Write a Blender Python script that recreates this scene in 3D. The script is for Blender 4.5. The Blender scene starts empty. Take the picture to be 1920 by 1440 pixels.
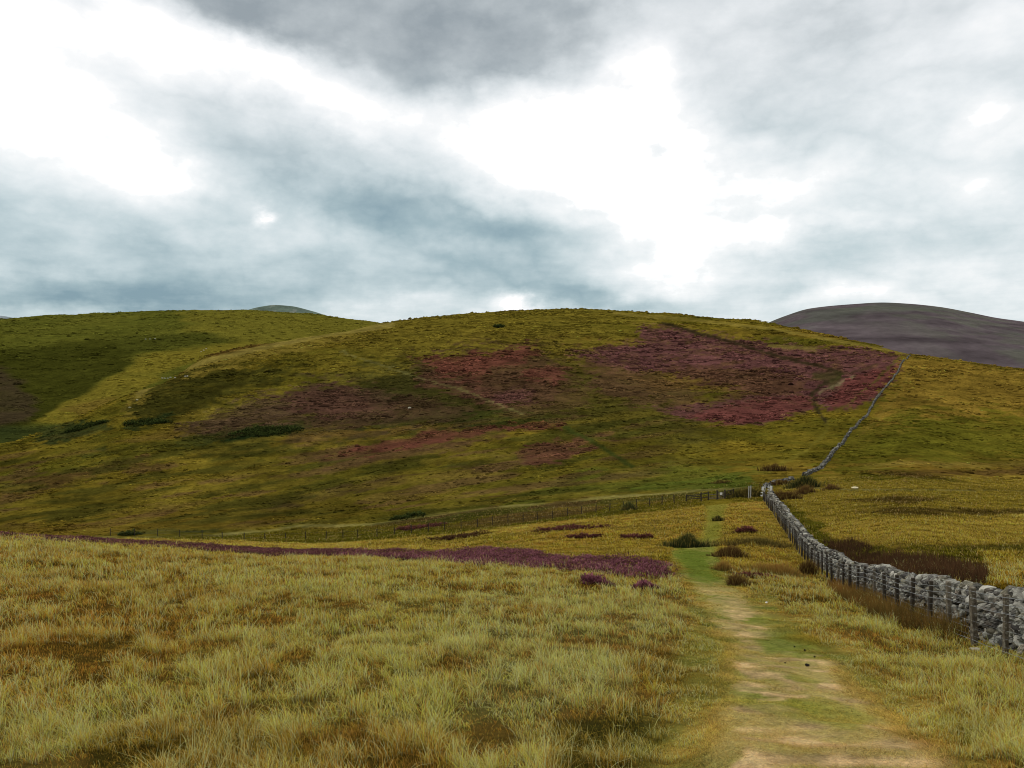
import bpy, math, time
import numpy as np
from mathutils import Vector, Matrix

T0 = time.time()
sc = bpy.context.scene
COL = sc.collection
F = 1400.0                      # focal length of the photo in pixels (1920 wide)
rng = np.random.default_rng(7)

# ------------------------------------------------------------------ helpers
def lin(c):
    c = np.asarray(c, float) / 255.0
    return np.where(c <= .04045, c / 12.92, ((c + .055) / 1.055) ** 2.4)

def smooth(a, b, x):
    t = np.clip((x - a) / (b - a), 0, 1)
    return t * t * (3 - 2 * t)

def _hash(ix, iy, seed):
    h = (ix.astype(np.uint32) * np.uint32(374761393) + iy.astype(np.uint32) * np.uint32(668265263)
         + np.uint32((seed * 362437 + 1013904223) & 0xffffffff))
    h = (h ^ (h >> np.uint32(13))) * np.uint32(1274126177)
    h = (h ^ (h >> np.uint32(15))) * np.uint32(2246822519)
    h = h ^ (h >> np.uint32(16))
    return h.astype(np.float64) / 4294967295.0 * 2 - 1

def vnoise(x, y, seed=0):
    x = np.asarray(x, float); y = np.asarray(y, float)
    ix = np.floor(x).astype(np.int64); iy = np.floor(y).astype(np.int64)
    fx = x - ix; fy = y - iy
    u = fx * fx * fx * (fx * (fx * 6 - 15) + 10); v = fy * fy * fy * (fy * (fy * 6 - 15) + 10)
    a = _hash(ix, iy, seed); b = _hash(ix + 1, iy, seed)
    c = _hash(ix, iy + 1, seed); d = _hash(ix + 1, iy + 1, seed)
    return (a + (b - a) * u) * (1 - v) + (c + (d - c) * u) * v

def fbm(x, y, seed=0, octv=4, gain=.5):
    s = 0; a = 1; n = 0
    for o in range(octv):
        s = s + a * vnoise(x + 17.3 * o, y - 9.1 * o, seed + o * 31); n += a
        a *= gain; x = x * 2.03; y = y * 2.03
    return s / n * 1.5

def pchip(xk, yk, x):
    xk = np.asarray(xk, float); yk = np.asarray(yk, float)
    h = np.diff(xk); d = np.diff(yk) / h
    m = np.zeros_like(yk)
    for i in range(1, len(xk) - 1):
        if d[i - 1] * d[i] > 0:
            w1 = 2 * h[i] + h[i - 1]; w2 = h[i] + 2 * h[i - 1]
            m[i] = (w1 + w2) / (w1 / d[i - 1] + w2 / d[i])
    m[0] = d[0]; m[-1] = d[-1]
    x = np.clip(x, xk[0], xk[-1])
    i = np.clip(np.searchsorted(xk, x) - 1, 0, len(xk) - 2)
    t = (x - xk[i]) / h[i]
    return ((2 * t**3 - 3 * t**2 + 1) * yk[i] + (t**3 - 2 * t**2 + t) * h[i] * m[i]
            + (-2 * t**3 + 3 * t**2) * yk[i + 1] + (t**3 - t**2) * h[i] * m[i + 1])

def make_mesh(name, verts, faces, col=None, smooth_=False, mat=None, parent=None, link=True, attr=None):
    """verts (N,3), faces (M,k) with one k, col (N,3) linear."""
    me = bpy.data.meshes.new(name)
    verts = np.asarray(verts, np.float32); faces = np.asarray(faces, np.int32)
    n, (m, k) = len(verts), faces.shape
    me.vertices.add(n); me.vertices.foreach_set('co', verts.ravel())
    me.loops.add(m * k); me.loops.foreach_set('vertex_index', faces.ravel())
    me.polygons.add(m); me.polygons.foreach_set('loop_start', np.arange(0, m * k, k, dtype=np.int32))
    me.polygons.foreach_set('use_smooth', np.full(m, bool(smooth_)))
    if col is not None:
        a = me.attributes.new('Col', 'FLOAT_COLOR', 'POINT')
        c = np.ones((n, 4), np.float32); c[:, :3] = np.clip(col, 0, 1)
        a.data.foreach_set('color', c.ravel())
    me.update(calc_edges=True)
    if mat: me.materials.append(mat)
    if not link: return me
    o = bpy.data.objects.new(name, me); COL.objects.link(o)
    if parent: o.parent = parent
    return o

def empty(name, loc=(0, 0, 0), rz=0):
    o = bpy.data.objects.new(name, None); COL.objects.link(o)
    o.location = loc; o.rotation_euler = (0, 0, rz); o.empty_display_size = .3
    return o

def tag(o, label=None, cat=None, group=None, kind=None):
    if label: o['label'] = label
    if cat: o['category'] = cat
    if group: o['group'] = group
    if kind: o['kind'] = kind
    return o

# ------------------------------------------------------------------ heights of the land (z against distance, per bearing)
COLS = [
 (-900, [(3,1740),(12,1170),(35,985),(60,985),(100,992),(150,985),(230,925),(300,880),(360,860),(420,865),(600,1000),(1400,1000)]),
 (-300, [(3,1760),(12,1190),(35,1002),(50,1000),(70,1002),(100,1006),(145,995),(220,915),(270,862),(310,845),(370,840),(460,870),(600,950),(1400,1000)]),
 (0,    [(3,1774),(12,1202),(35,1014),(50,1006),(70,1006),(100,1008),(140,1000),(220,900),(270,850),(310,835),(370,832),(460,860),(600,930),(1400,1000)]),
 (100,  [(3,1776),(12,1208),(35,1022),(50,1013),(70,1010),(100,1010),(135,1000),(170,948),(220,880),(260,840),(310,812),(350,803),(420,830),(600,900),(1400,1000)]),
 (250,  [(3,1778),(12,1212),(35,1036),(50,1025),(70,1018),(100,1014),(130,1000),(165,950),(210,880),(250,830),(310,778),(350,748),(385,738),(450,770),(650,880),(1400,1000)]),
 (400,  [(3,1780),(12,1214),(35,1046),(48,1035),(65,1027),(90,1018),(125,1000),(160,950),(205,880),(275,800),(370,720),(430,682),(480,664),(540,668),(700,800),(1400,1000)]),
 (600,  [(3,1784),(12,1216),(35,1053),(48,1046),(65,1036),(85,1024),(105,1016),(120,1000),(150,950),(195,880),(265,800),(360,720),(450,660),(530,634),(590,632),(640,640),(900,800),(1400,950)]),
 (720,  [(3,1786),(12,1218),(34,1058),(48,1047),(65,1034),(85,1018),(105,1007),(120,985),(140,950),(185,880),(260,800),(360,720),(460,660),(540,626),(610,610),(650,609),(760,640),(1400,800)]),
 (900,  [(3,1788),(12,1222),(32,1068),(45,1050),(60,1032),(80,1005),(105,988),(118,965),(135,935),(175,870),(250,795),(360,710),(470,645),(570,605),(640,591),(700,589),(800,610),(1400,760)]),
 (1050, [(3,1790),(12,1226),(29,1088),(42,1058),(60,1020),(80,990),(105,971),(118,952),(135,920),(160,880),(240,800),(370,700),(480,640),(580,600),(640,587),(710,580),(770,584),(900,610),(1400,760)]),
 (1250, [(3,1794),(12,1232),(28,1098),(40,1058),(60,1016),(80,978),(105,947),(122,926),(160,880),(238,800),(385,700),(490,640),(560,610),(640,594),(690,590),(760,598),(900,630),(1400,800)]),
 (1400, [(3,1800),(5.6,1446),(12,1240),(27,1112),(36,1076),(51,1032),(65,991),(89,951),(103,934),(125,905),(160,872),(235,800),(300,750),(375,700),(460,650),(530,618),(590,603),(640,602),(720,620),(900,680),(1400,820)]),
 (1520, [(3,1804),(5.6,1450),(12,1246),(20,1158),(27,1120),(36,1088),(51,1042),(65,996),(75,973),(89,946),(105,922),(125,898),(160,868),(235,800),(300,750),(375,700),(440,660),(500,633),(550,622),(600,624),(700,660),(1400,860)]),
 (1620, [(3,1806),(5.6,1454),(12,1250),(20,1164),(27,1126),(32.5,1109),(40,1078),(51,1034),(65,986),(89,934),(105,914),(125,893),(160,866),(235,800),(305,740),(375,694),(430,662),(480,644),(520,642),(600,660),(1400,880)]),
 (1700, [(3,1808),(5.6,1456),(13.7,1236),(19,1178),(24.8,1137),(33,1078),(42,1042),(55,996),(82,940),(115,898),(150,868),(230,798),(310,738),(380,688),(430,666),(460,662),(520,672),(700,760),(1400,900)]),
 (1880, [(3,1810),(5.6,1460),(13.7,1230),(16.2,1201),(19,1167),(24,1112),(32,1072),(40,1050),(60,990),(80,950),(110,915),(140,888),(180,858),(250,800),(320,740),(370,702),(405,690),(450,692),(560,740),(1400,900)]),
 (2300, [(3,1815),(5.6,1465),(13.7,1229),(16.2,1198),(19,1164),(24,1108),(32,1068),(40,1046),(60,985),(80,945),(110,912),(140,888),(180,862),(250,812),(310,768),(350,750),(400,748),(500,790),(1400,920)]),
 (2900, [(3,1815),(5.6,1465),(13.7,1225),(26,1080),(40,1035),(60,980),(110,912),(180,870),(250,830),(320,810),(400,810),(520,850),(1400,940)]),
]
NL, NP = 900, 700
LG = np.linspace(math.log(3), math.log(1400), NL)
PG = np.linspace(-900, 2900, NP)
def table(cols):
    tab = np.zeros((NL, len(cols)))
    for j, (px, kn) in enumerate(cols):
        Y = np.array([k[0] for k in kn], float); z = (720 - np.array([k[1] for k in kn], float)) / F * Y
        tab[:, j] = pchip(np.log(Y), z, LG)
    pxs = np.array([c[0] for c in cols], float)
    out = np.zeros((NL, NP))
    for i in range(NL): out[i] = pchip(pxs, tab[i], PG)
    # light smoothing across bearings
    k = np.array([1, 4, 7, 10, 7, 4, 1.]); k /= k.sum()
    for _ in range(2):
        p = np.pad(out, ((0, 0), (3, 3)), mode='edge')
        out = sum(k[q] * p[:, q:q + NP] for q in range(7))
    return out
def lookup(tab, X, Y):
    Ye = np.maximum(Y, 4.0)
    px = np.clip(960 + F * X / Ye, -900, 2900)
    a = np.clip((np.log(Ye) - LG[0]) / (LG[-1] - LG[0]) * (NL - 1), 0, NL - 1.001)
    b = np.clip((px + 900) / 3800 * (NP - 1), 0, NP - 1.001)
    i = a.astype(int); j = b.astype(int); u = a - i; v = b - j
    z = (tab[i, j] * (1 - u) + tab[i + 1, j] * u) * (1 - v) + (tab[i, j + 1] * (1 - u) + tab[i + 1, j + 1] * u) * v
    return z - np.minimum(Y - 4.0, 0) * .2
TAB = table(COLS)

def bumps(X, Y):
    """hummocks and tussocky ground, metres."""
    d = np.maximum(Y, 1)
    z = .05 * fbm(X / .9, Y / 1.0, 11, 3)
    z = z + smooth(18, 60, d) * .16 * fbm(X / 7, Y / 3.2, 12, 3)
    z = z + smooth(55, 110, d) * (1 - .75 * smooth(103, 112, d)) * .22 * fbm(X / 16, Y / 5.0, 15, 2)
    z = z + smooth(120, 220, d) * (.8 * fbm(X / 38, Y / 30, 13, 3) + .35 * fbm(X / 9, Y / 7, 14, 2))
    z = z + smooth(350, 600, d) * .5 * fbm(X / 80, Y / 60, 16, 2)
    return z
def height(X, Y):
    X = np.asarray(X, float); Y = np.asarray(Y, float)
    return lookup(TAB, X, Y) + bumps(X, Y)

LCOLS = [
 (-900,[(250,980),(330,860),(420,790),(560,715),(700,655),(820,630),(900,628),(1000,650),(1300,760),(1400,800)]),
 (-300,[(250,960),(330,840),(420,775),(560,695),(700,634),(820,612),(900,610),(1000,630),(1300,740),(1400,780)]),
 (0,   [(250,950),(320,835),(420,765),(560,682),(700,622),(800,602),(860,599),(950,612),(1300,720),(1400,760)]),
 (100, [(250,960),(330,830),(420,770),(560,685),(700,620),(800,597),(870,592),(960,603),(1300,720),(1400,760)]),
 (250, [(250,980),(330,840),(420,755),(560,678),(700,618),(800,592),(880,585),(960,592),(1300,700),(1400,740)]),
 (400, [(250,1000),(330,880),(430,760),(560,680),(700,615),(800,588),(880,581),(960,584),(1300,700),(1400,740)]),
 (560, [(250,1020),(330,920),(430,820),(560,710),(700,630),(800,598),(880,588),(960,592),(1300,700),(1400,740)]),
 (735, [(250,1040),(330,960),(430,880),(560,770),(700,668),(800,625),(880,609),(960,612),(1300,720),(1400,760)]),
 (1000,[(250,1060),(400,960),(600,800),(800,700),(880,670),(960,665),(1300,760),(1400,800)]),
 (1400,[(250,1080),(400,990),(600,850),(800,760),(880,730),(960,725),(1300,800),(1400,850)]),
 (2900,[(250,1080),(400,990),(600,850),(800,760),(880,730),(960,725),(1300,800),(1400,850)]),
]
LTAB = table(LCOLS)
def lheight(X, Y):
    X = np.asarray(X, float); Y = np.asarray(Y, float)
    return lookup(LTAB, X, Y) + 1.1 * fbm(X / 60, Y / 50, 21, 3) + .35 * fbm(X / 12, Y / 10, 22, 2)

_YS = np.exp(np.linspace(math.log(4), math.log(1200), 3000))
def hit(px, py, hf=None, ymin=4, ymax=1200):
    """where the ground lies that the photo shows at px, py."""
    hf = hf or height
    ys = _YS[(_YS >= ymin) & (_YS <= ymax)]
    X = (px - 960) / F * ys
    z = hf(X, ys); p = 720 - F * z / ys
    w = np.where(p <= py)[0]
    i = w[0] if len(w) else int(np.argmin(p))
    return np.array([X[i], ys[i], z[i]])
def at(px, Y):
    X = (px - 960) / F * Y
    return np.array([X, Y, float(height(X, Y))])
def proj(X, Y, Z):
    Ye = np.maximum(Y, .5)
    return 960 + F * X / Ye, 720 - F * Z / Ye

# ------------------------------------------------------------------ vegetation map: (colour, outline, softness, strength)
def sdf_poly(x, y, poly):
    v = np.asarray(poly, float); n = len(v)
    d = np.full(x.shape, 1e18); s = np.ones(x.shape)
    for i in range(n):
        j = i - 1
        e = v[j] - v[i]; wx = x - v[i, 0]; wy = y - v[i, 1]
        t = np.clip((wx * e[0] + wy * e[1]) / max(e @ e, 1e-9), 0, 1)
        bx = wx - e[0] * t; by = wy - e[1] * t
        d = np.minimum(d, bx * bx + by * by)
        c1 = y >= v[i, 1]; c2 = y < v[j, 1]; c3 = e[0] * wy > e[1] * wx
        s = np.where((c1 & c2 & c3) | (~c1 & ~c2 & ~c3), -s, s)
    return s * np.sqrt(d)
def sd_line(x, y, pts):
    d = np.full(x.shape, 1e18)
    for a, b in zip(pts[:-1], pts[1:]):
        ex, ey = b[0] - a[0], b[1] - a[1]; wx = x - a[0]; wy = y - a[1]
        t = np.clip((wx * ex + wy * ey) / max(ex * ex + ey * ey, 1e-9), 0, 1)
        d = np.minimum(d, (wx - ex * t) ** 2 + (wy - ey * t) ** 2)
    return np.sqrt(d)

HEA = (98, 64, 56)
HILL_PATCHES = [
 # base shifts
 ((112,100,32), [(700,560),(1150,560),(1250,605),(1100,650),(880,655),(640,690),(560,680),(720,610)], 30, .9),
 ((94,86,26),   [(880,700),(1060,690),(1250,740),(1380,800),(1300,880),(1120,850),(1000,800),(900,750)], 30, .8),
 ((88,82,25),   [(400,860),(700,830),(900,850),(1100,880),(1000,930),(700,940),(500,940)], 40, .5),
 ((112,98,30),  [(0,930),(400,860),(620,860),(400,960),(0,990)], 30, .8),
 ((70,66,25), [(330,805),(480,748),(600,712),(700,690),(780,668),(870,655),(1000,645),(1080,655),(1160,695),(1250,735),(1340,790),(1300,835),(1200,835),(1070,802),(900,806),(700,812),(560,826),(400,838)], 26, .75),
 ((78,56,38), [(770,672),(860,655),(1000,645),(1060,690),(1058,740),(1010,765),(940,758),(860,728),(790,706)], 16, .75),
 ((84,62,40), [(560,860),(660,836),(760,815),(870,796),(970,800),(960,815),(860,838),(740,862),(620,876)], 10, .7),
 # left flank of the near hill
 ((124,108,40), [(300,702),(350,680),(500,650),(600,632),(722,608),(735,616),(520,668),(370,700),(260,760),(230,785),(240,755)], 8, 1),
 ((94,72,30),   [(345,668),(450,646),(560,635),(592,632),(500,653),(360,674)], 4, .9),
 ((58,56,18),   [(240,768),(300,712),(420,686),(480,690),(600,680),(480,730),(350,780),(300,800),(250,800)], 14, .95),
 ((112,102,36),  [(330,792),(480,742),(640,700),(800,672),(700,706),(560,738),(400,795)], 10, .9),
 ((80,62,42),   [(320,808),(480,748),(600,712),(760,735),(800,760),(700,790),(520,800),(420,822)], 14, .9),
 ((58,56,22),   [(640,700),(780,692),(850,708),(980,768),(1070,800),(900,802),(760,800),(620,810),(760,770),(720,730)], 18, .9),
 ((56,60,22),   [(560,790),(760,775),(960,770),(1060,797),(900,803),(700,806),(560,822),(400,832),(320,842),(340,815)], 9, .9),
 ((40,52,22),   [(415,828),(460,804),(560,795),(572,804),(480,826)], 5, 1),
 ((42,52,22),   [(228,804),(320,770),(326,778),(250,812)], 4, 1),
 ((46,56,25),   [(78,802),(130,790),(205,788),(205,808),(120,830),(66,828)], 6, .9),
 ((58,66,26),   [(140,850),(200,835),(215,842),(150,862)], 5, .8),
 ((88,60,46),   [(500,740),(640,720),(700,745),(690,775),(600,785)], 16, .7),
 # heather on the hill
 (HEA,          [(1195,612),(1290,618),(1420,640),(1530,652),(1600,650),(1697,668),(1680,700),(1640,748),(1590,768),(1540,764),(1525,748),(1520,772),(1440,792),(1330,788),(1230,772),(1330,750),(1430,738),(1330,722),(1250,700),(1180,690),(1070,662),(1200,642)], 9, 1),
 ((94,64,48),          [(1090,670),(1230,700),(1320,735),(1290,765),(1200,760),(1120,735)], 14, .6),
 ((92,66,44),   [(880,690),(1000,680),(1080,700),(1120,760),(1010,790),(900,760)], 16, .55),
 ((86,60,44),   [(640,760),(780,745),(900,770),(860,795),(700,800),(560,808)], 12, .55),
 ((96,62,48),   [(780,700),(860,700),(930,735),(960,760),(870,745),(800,725)], 10, .6),
 ((88,64,38),   [(1240,680),(1420,692),(1510,705),(1515,738),(1390,748),(1290,724)], 16, .75),
 ((103,61,51),  [(1290,778),(1370,758),(1512,742),(1525,765),(1450,788),(1350,792)], 6, 1),
 ((100,57,48),  [(1548,748),(1600,704),(1692,682),(1660,724),(1610,762),(1560,766)], 6, .95),
 ((108,64,48),  [(778,668),(870,664),(1000,648),(995,672),(930,690),(905,714),(838,706)], 10, .85),
 ((106,64,48),  [(985,692),(1060,690),(1055,716),(990,716)], 9, .8),
 (HEA,          [(930,735),(1000,730),(1005,756),(930,752)], 9, .7),
 (HEA,          [(1075,655),(1190,640),(1230,660),(1190,700),(1110,680)], 12, .6),
 ((100,60,44),  [(600,858),(680,836),(740,826),(860,802),(1060,796),(1050,806),(910,812),(830,832),(700,852)], 7, .95),
 ((100,64,48),  [(962,852),(1010,832),(1100,822),(1112,840),(1040,870),(980,872)], 8, .9),
 ((94,64,46),   [(1098,816),(1150,808),(1158,825),(1110,828)], 6, .7),
 ((92,72,36),   [(0,902),(150,882),(290,850),(302,860),(130,908),(0,932)], 8, .9),
 ((88,72,40),   [(640,907),(745,885),(722,908),(600,938),(480,962),(520,940)], 8, .8),
 ((90,70,44),   [(820,868),(1000,850),(960,880),(860,890)], 12, .5),
 # green slope under the hill, by the gate
 ((90,94,30),   [(1090,880),(1250,868),(1430,880),(1410,918),(1200,928),(1000,944),(940,950)], 10, .8),
 ((80,92,30),   [(1180,915),(1390,886),(1420,890),(1405,915),(1180,925)], 6, .7),
 ((76,80,26),   [(690,985),(800,962),(930,948),(900,962),(800,975)], 5, .8),
 ((62,66,26),   [(520,985),(620,976),(640,984),(540,994)], 4, .7),
 ((60,64,28),   [(200,1002),(300,994),(420,990),(400,999),(260,1004)], 3, .9),
 # bank of dark tufts behind the fence
 ((84,82,36),   [(780,972),(920,956),(1110,938),(1300,922),(1312,932),(1150,946),(960,964),(800,980)], 4, .85),
 # grazed field on the right
 ((124,102,36), [(1545,888),(1660,745),(1705,664),(1920,688),(2400,700),(2400,780),(1920,770),(1720,790),(1600,850)], 16, 1),
 ((92,90,24),   [(1545,885),(1600,805),(1720,775),(1920,790),(2400,800),(2400,870),(1920,858),(1700,872),(1570,884)], 26, .85),
 ((82,64,30),   [(1595,880),(1760,884),(1920,878),(2400,878),(2400,894),(1920,894),(1700,892)], 5, .85),
 ((130,112,48), [(1600,872),(1700,866),(1920,866),(2400,866),(2400,874),(1800,876)], 5, .6),
 ((134,116,42), [(1440,900),(2400,890),(2400,1000),(1560,1010),(1500,960)], 8, .8),
 ((76,62,26),   [(1575,938),(1700,930),(1800,936),(1690,946)], 4, .95),
 ((74,60,26),   [(1600,955),(1720,950),(1920,956),(2400,956),(2400,966),(1800,964),(1660,964)], 5, .85),
 ((156,132,52), [(1520,975),(1920,968),(2400,968),(2400,1040),(1700,1030),(1560,1005)], 10, .8),
 ((74,72,24),   [(1660,1018),(1800,1022),(2400,1020),(2400,1034),(1830,1036)], 6, .8),
 ((166,138,50), [(1840,1036),(2400,1034),(2400,1100),(1850,1100)], 8, .8),
]
HILL_LINES = [
 ((134,120,54), [(735,609),(620,626),(520,646),(400,673),(310,704),(258,742)], 6.0, .8),
 ((48,40,22), [(1240,606),(1340,632),(1450,666),(1540,688),(1578,700)], 4.2, .95),
 ((66,54,30), [(1578,702),(1612,694),(1645,684)], 2.5, .6),
 ((54,48,26), [(1578,706),(1542,720),(1522,740),(1530,765),(1550,792)], 5.0, .9),
 ((60,58,26), [(1530,705),(1575,706),(1560,724)], 9.0, .8),
 ((128,116,78), [(1536,738),(1545,730),(1570,722),(1600,705)], 3.0, .6),
 ((110,102,34), [(1552,790),(1545,815),(1505,850),(1440,884),(1390,892)], 4.0, .7),
 ((80,80,24), [(1560,770),(1590,760),(1640,715),(1690,668)], 3.0, .6),
 ((116,104,44), [(1440,648),(1530,655)], 4.0, .8),
 ((126,112,46), [(1150,588),(1300,600),(1450,617),(1600,645),(1700,663)], 4.0, .7),  # lit edge of the ridge, painted as a lighter line
 ((112,108,58), [(640,660),(760,700),(880,736),(980,776)], 2.2, .55),
 ((60,68,24), [(1060,802),(1130,840),(1185,874)], 5.0, .9),
 ((70,70,30), [(490,602),(540,636)], 1.5, .6),
 ((130,118,50), [(520,640),(600,630),(700,612)], 2.5, .7),
 ((118,102,40), [(1705,700),(1670,760),(1610,820)], 2.0, .5),
]
TRACK_LINES = [
 ([(165,1009),(260,1007),(400,1003),(500,996),(560,987),(620,985),(700,984),(800,967),(930,953),(1160,931),(1300,921),(1412,914)], 3.2),
 ([(1476,915),(1600,918),(1750,919),(1920,921),(2400,924)], 1.8),
]
LEFT_PATCHES = [
 ((114,104,36), [(350,570),(740,590),(740,640),(520,660),(420,640),(340,610)], 20, .8),
 ((58,58,17), [(-900,665),(0,655),(120,650),(250,640),(330,626),(440,640),(262,668),(182,712),(92,782),(0,830),(-900,850)], 20, .95),
 ((80,80,28), [(200,640),(330,618),(450,630),(380,650),(260,660)], 10, .5),
 ((66,52,38), [(-900,690),(0,690),(42,720),(62,782),(0,805),(-900,820)], 20, .8),
 ((120,107,36), [(262,670),(430,643),(500,642),(350,676),(272,722),(240,765),(180,795),(66,788),(182,718)], 9, 1),
 ((106,84,36), [(110,765),(200,745),(240,750),(180,780)], 8, .6),
 ((48,56,26), [(0,800),(100,795),(260,780),(250,830),(0,850)], 10, .8),
]
# foreground sward
STRAW = (182, 154, 78)
NEAR_PATCHES = [
 ((192,164,96), [(900,1150),(1300,1130),(1330,1250),(1200,1330),(900,1330)], 50, .7),
 ((150,124,56), [(-900,1010),(300,1045),(560,1150),(300,1300),(-900,1440)], 60, .8),
 ((92,98,44), [(1040,1345),(1200,1330),(1290,1390),(1260,1500),(1050,1500)], 40, .9),
 ((100,112,50), [(1230,1300),(1300,1250),(1370,1240),(1372,1310),(1320,1330)], 22, .9),
 ((104,114,50), [(1270,1160),(1350,1190),(1370,1230),(1310,1250),(1280,1210)], 20, .7),
 ((94,98,40), [(220,1360),(420,1350),(600,1390),(640,1500),(180,1500)], 45, .85), ((104,104,42), [(400,1270),(520,1250),(560,1290),(450,1310)], 30, .7), ((100,98,40), [(100,1180),(330,1160),(380,1200),(200,1230)], 30, .6), ((150,122,58), [(0,1180),(80,1170),(160,1260),(0,1280)], 30, .7),
 ((176,148,74), [(1560,1180),(1700,1230),(1920,1290),(1920,1360),(1720,1330),(1600,1260)], 30, .8),
 ((92,108,40), [(1760,1340),(1840,1345),(1900,1400),(1840,1420),(1760,1380)], 18, .9),
 ((104,114,42), [(1560,1230),(1620,1260),(1640,1300),(1580,1290)], 18, .7),
 ((110,112,40), [(1430,1140),(1520,1190),(1600,1210),(1560,1240),(1470,1190)], 20, .7),
 ((118,108,36), [(600,1045),(900,1035),(1250,1040),(1270,1062),(1000,1045)], 10, .6),
 ((124,110,38), [(1050,985),(1300,985),(1500,1020),(1560,1080),(1380,1080),(1240,1050),(900,1030)], 18, .7),
 ((128,112,46), [(980,965),(1300,945),(1430,950),(1480,1010),(1300,1005),(1000,990)], 14, .8),
 ((104,100,36), [(640,1000),(900,985),(1000,1000),(960,1030),(700,1030)], 12, .7),
]
GREEN_PATH = (100, 104, 44); DIRT = (184, 152, 112)
PATH_POLY = [(1318,938),(1372,938),(1360,960),(1352,1000),(1345,1030),(1335,1060),(1360,1090),(1400,1112),(1450,1160),(1540,1220),(1590,1290),(1690,1370),(1790,1450),(1900,1560),(1290,1560),(1322,1450),(1345,1370),(1362,1290),(1372,1215),(1340,1165),(1310,1125),(1285,1075),(1262,1040),(1275,1022),(1315,1010),(1325,970)]
DIRT_POLYS = [
 ([(1335,1118),(1395,1116),(1425,1170),(1435,1222),(1520,1238),(1560,1262),(1500,1265),(1545,1315),(1440,1335),(1385,1300),(1378,1220),(1350,1165)], 8, 1),
 ([(1500,1280),(1560,1262),(1620,1320),(1580,1335),(1520,1312)], 8, 1),
 ([(1380,1375),(1500,1352),(1600,1375),(1640,1340),(1720,1370),(1800,1430),(1860,1560),(1380,1560)], 12, 1),
 ([(1300,1092),(1345,1085),(1390,1112),(1330,1116)], 5, .6),
]
PGREEN_POLYS = [
 ((90,98,38), [(1425,1196),(1500,1186),(1590,1196),(1600,1216),(1520,1222),(1450,1228)], 15, .85),
 ((118,118,46), [(1350,1318),(1560,1318),(1650,1350),(1600,1376),(1440,1346)], 8, .6),
 ((116,114,48), [(1480,1262),(1540,1282),(1520,1300),(1490,1285)], 6, .6),
 ((76,88,28), [(1262,1024),(1322,1026),(1350,1092),(1292,1096)], 8, .9),
 ((86,92,32), [(1312,940),(1378,940),(1362,1012),(1318,1012)], 8, .85),
]

def apply_patches(c, px, py, patches, warp, ws=1.0):
    wx, wy = warp; mott = np.clip(.97 + .16 * np.asarray(wx) - .16 * np.asarray(wy), .6, 1)
    for colr, poly, soft, amt in patches:
        p = np.asarray(poly, float)
        mg = soft * 2 + 25
        m = (px > p[:, 0].min() - mg) & (px < p[:, 0].max() + mg) & (py > p[:, 1].min() - mg) & (py < p[:, 1].max() + mg)
        if not m.any(): continue
        d = sdf_poly(px[m] + wx[m] * soft * 1.3 * ws, py[m] + wy[m] * soft * .8 * ws, p)
        k = (1 - smooth(-soft * .6, soft * .6, d)) * amt * mott[m]
        c[m] += (lin(colr) - c[m]) * k[:, None]
    return c

def path_mask(px, py, X, Y):
    m = np.zeros(px.shape)
    s = (px > 1200) & (px < 1960) & (py > 930)
    if s.any():
        w = fbm(X[s] / .8, Y[s] / .8, 51, 3) * 14 * np.clip((py[s] - 900) / 250, .25, 1)
        m[s] = (1 - smooth(-26, 30, (sdf_poly(px[s], py[s], PATH_POLY) + w) / np.clip((py[s] - 900) / 250, .22, 1.4))) * np.interp(py[s], [930, 1000, 1040, 1090], [.72, .75, .9, 1])
    return m
PATH_EDGE = [(1180,1470),(1230,1360),(1250,1290),(1290,1200),(1290,1120),(1270,1060),(1250,1030),(1325,1020),(1360,1080),(1450,1120),(1560,1190),(1660,1260),(1780,1360),(1900,1470)]
def path_wide(px, py):
    m = np.zeros(px.shape); s = (px > 1050) & (px < 2000) & (py > 1000)
    if s.any():
        k = np.clip((py[s] - 1000) / 300, .15, 1)
        m[s] = 1 - smooth(-45, 45, (sdf_poly(px[s], py[s], PATH_EDGE) + 25 * vnoise(px[s] / 40, py[s] / 22, 57)) / k)
    return m
def dirt_mask(px, py, X, Y):
    m = np.zeros(px.shape)
    s = (px > 1250) & (px < 1960) & (py > 1060)
    if s.any():
        w = fbm(X[s] / .9, Y[s] / .5, 52, 4) * 42
        for poly, soft, amt in DIRT_POLYS:
            m[s] = np.maximum(m[s], amt * (1 - smooth(-soft, soft, sdf_poly(px[s], py[s], poly) + w)))
        m[s] *= np.clip(.72 + 1.2 * fbm(X[s] / .8, Y[s] / .35, 53, 3), .05, 1) * np.interp(py[s], [1080, 1130, 1230], [.2, .5, .8])
    return m

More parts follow.
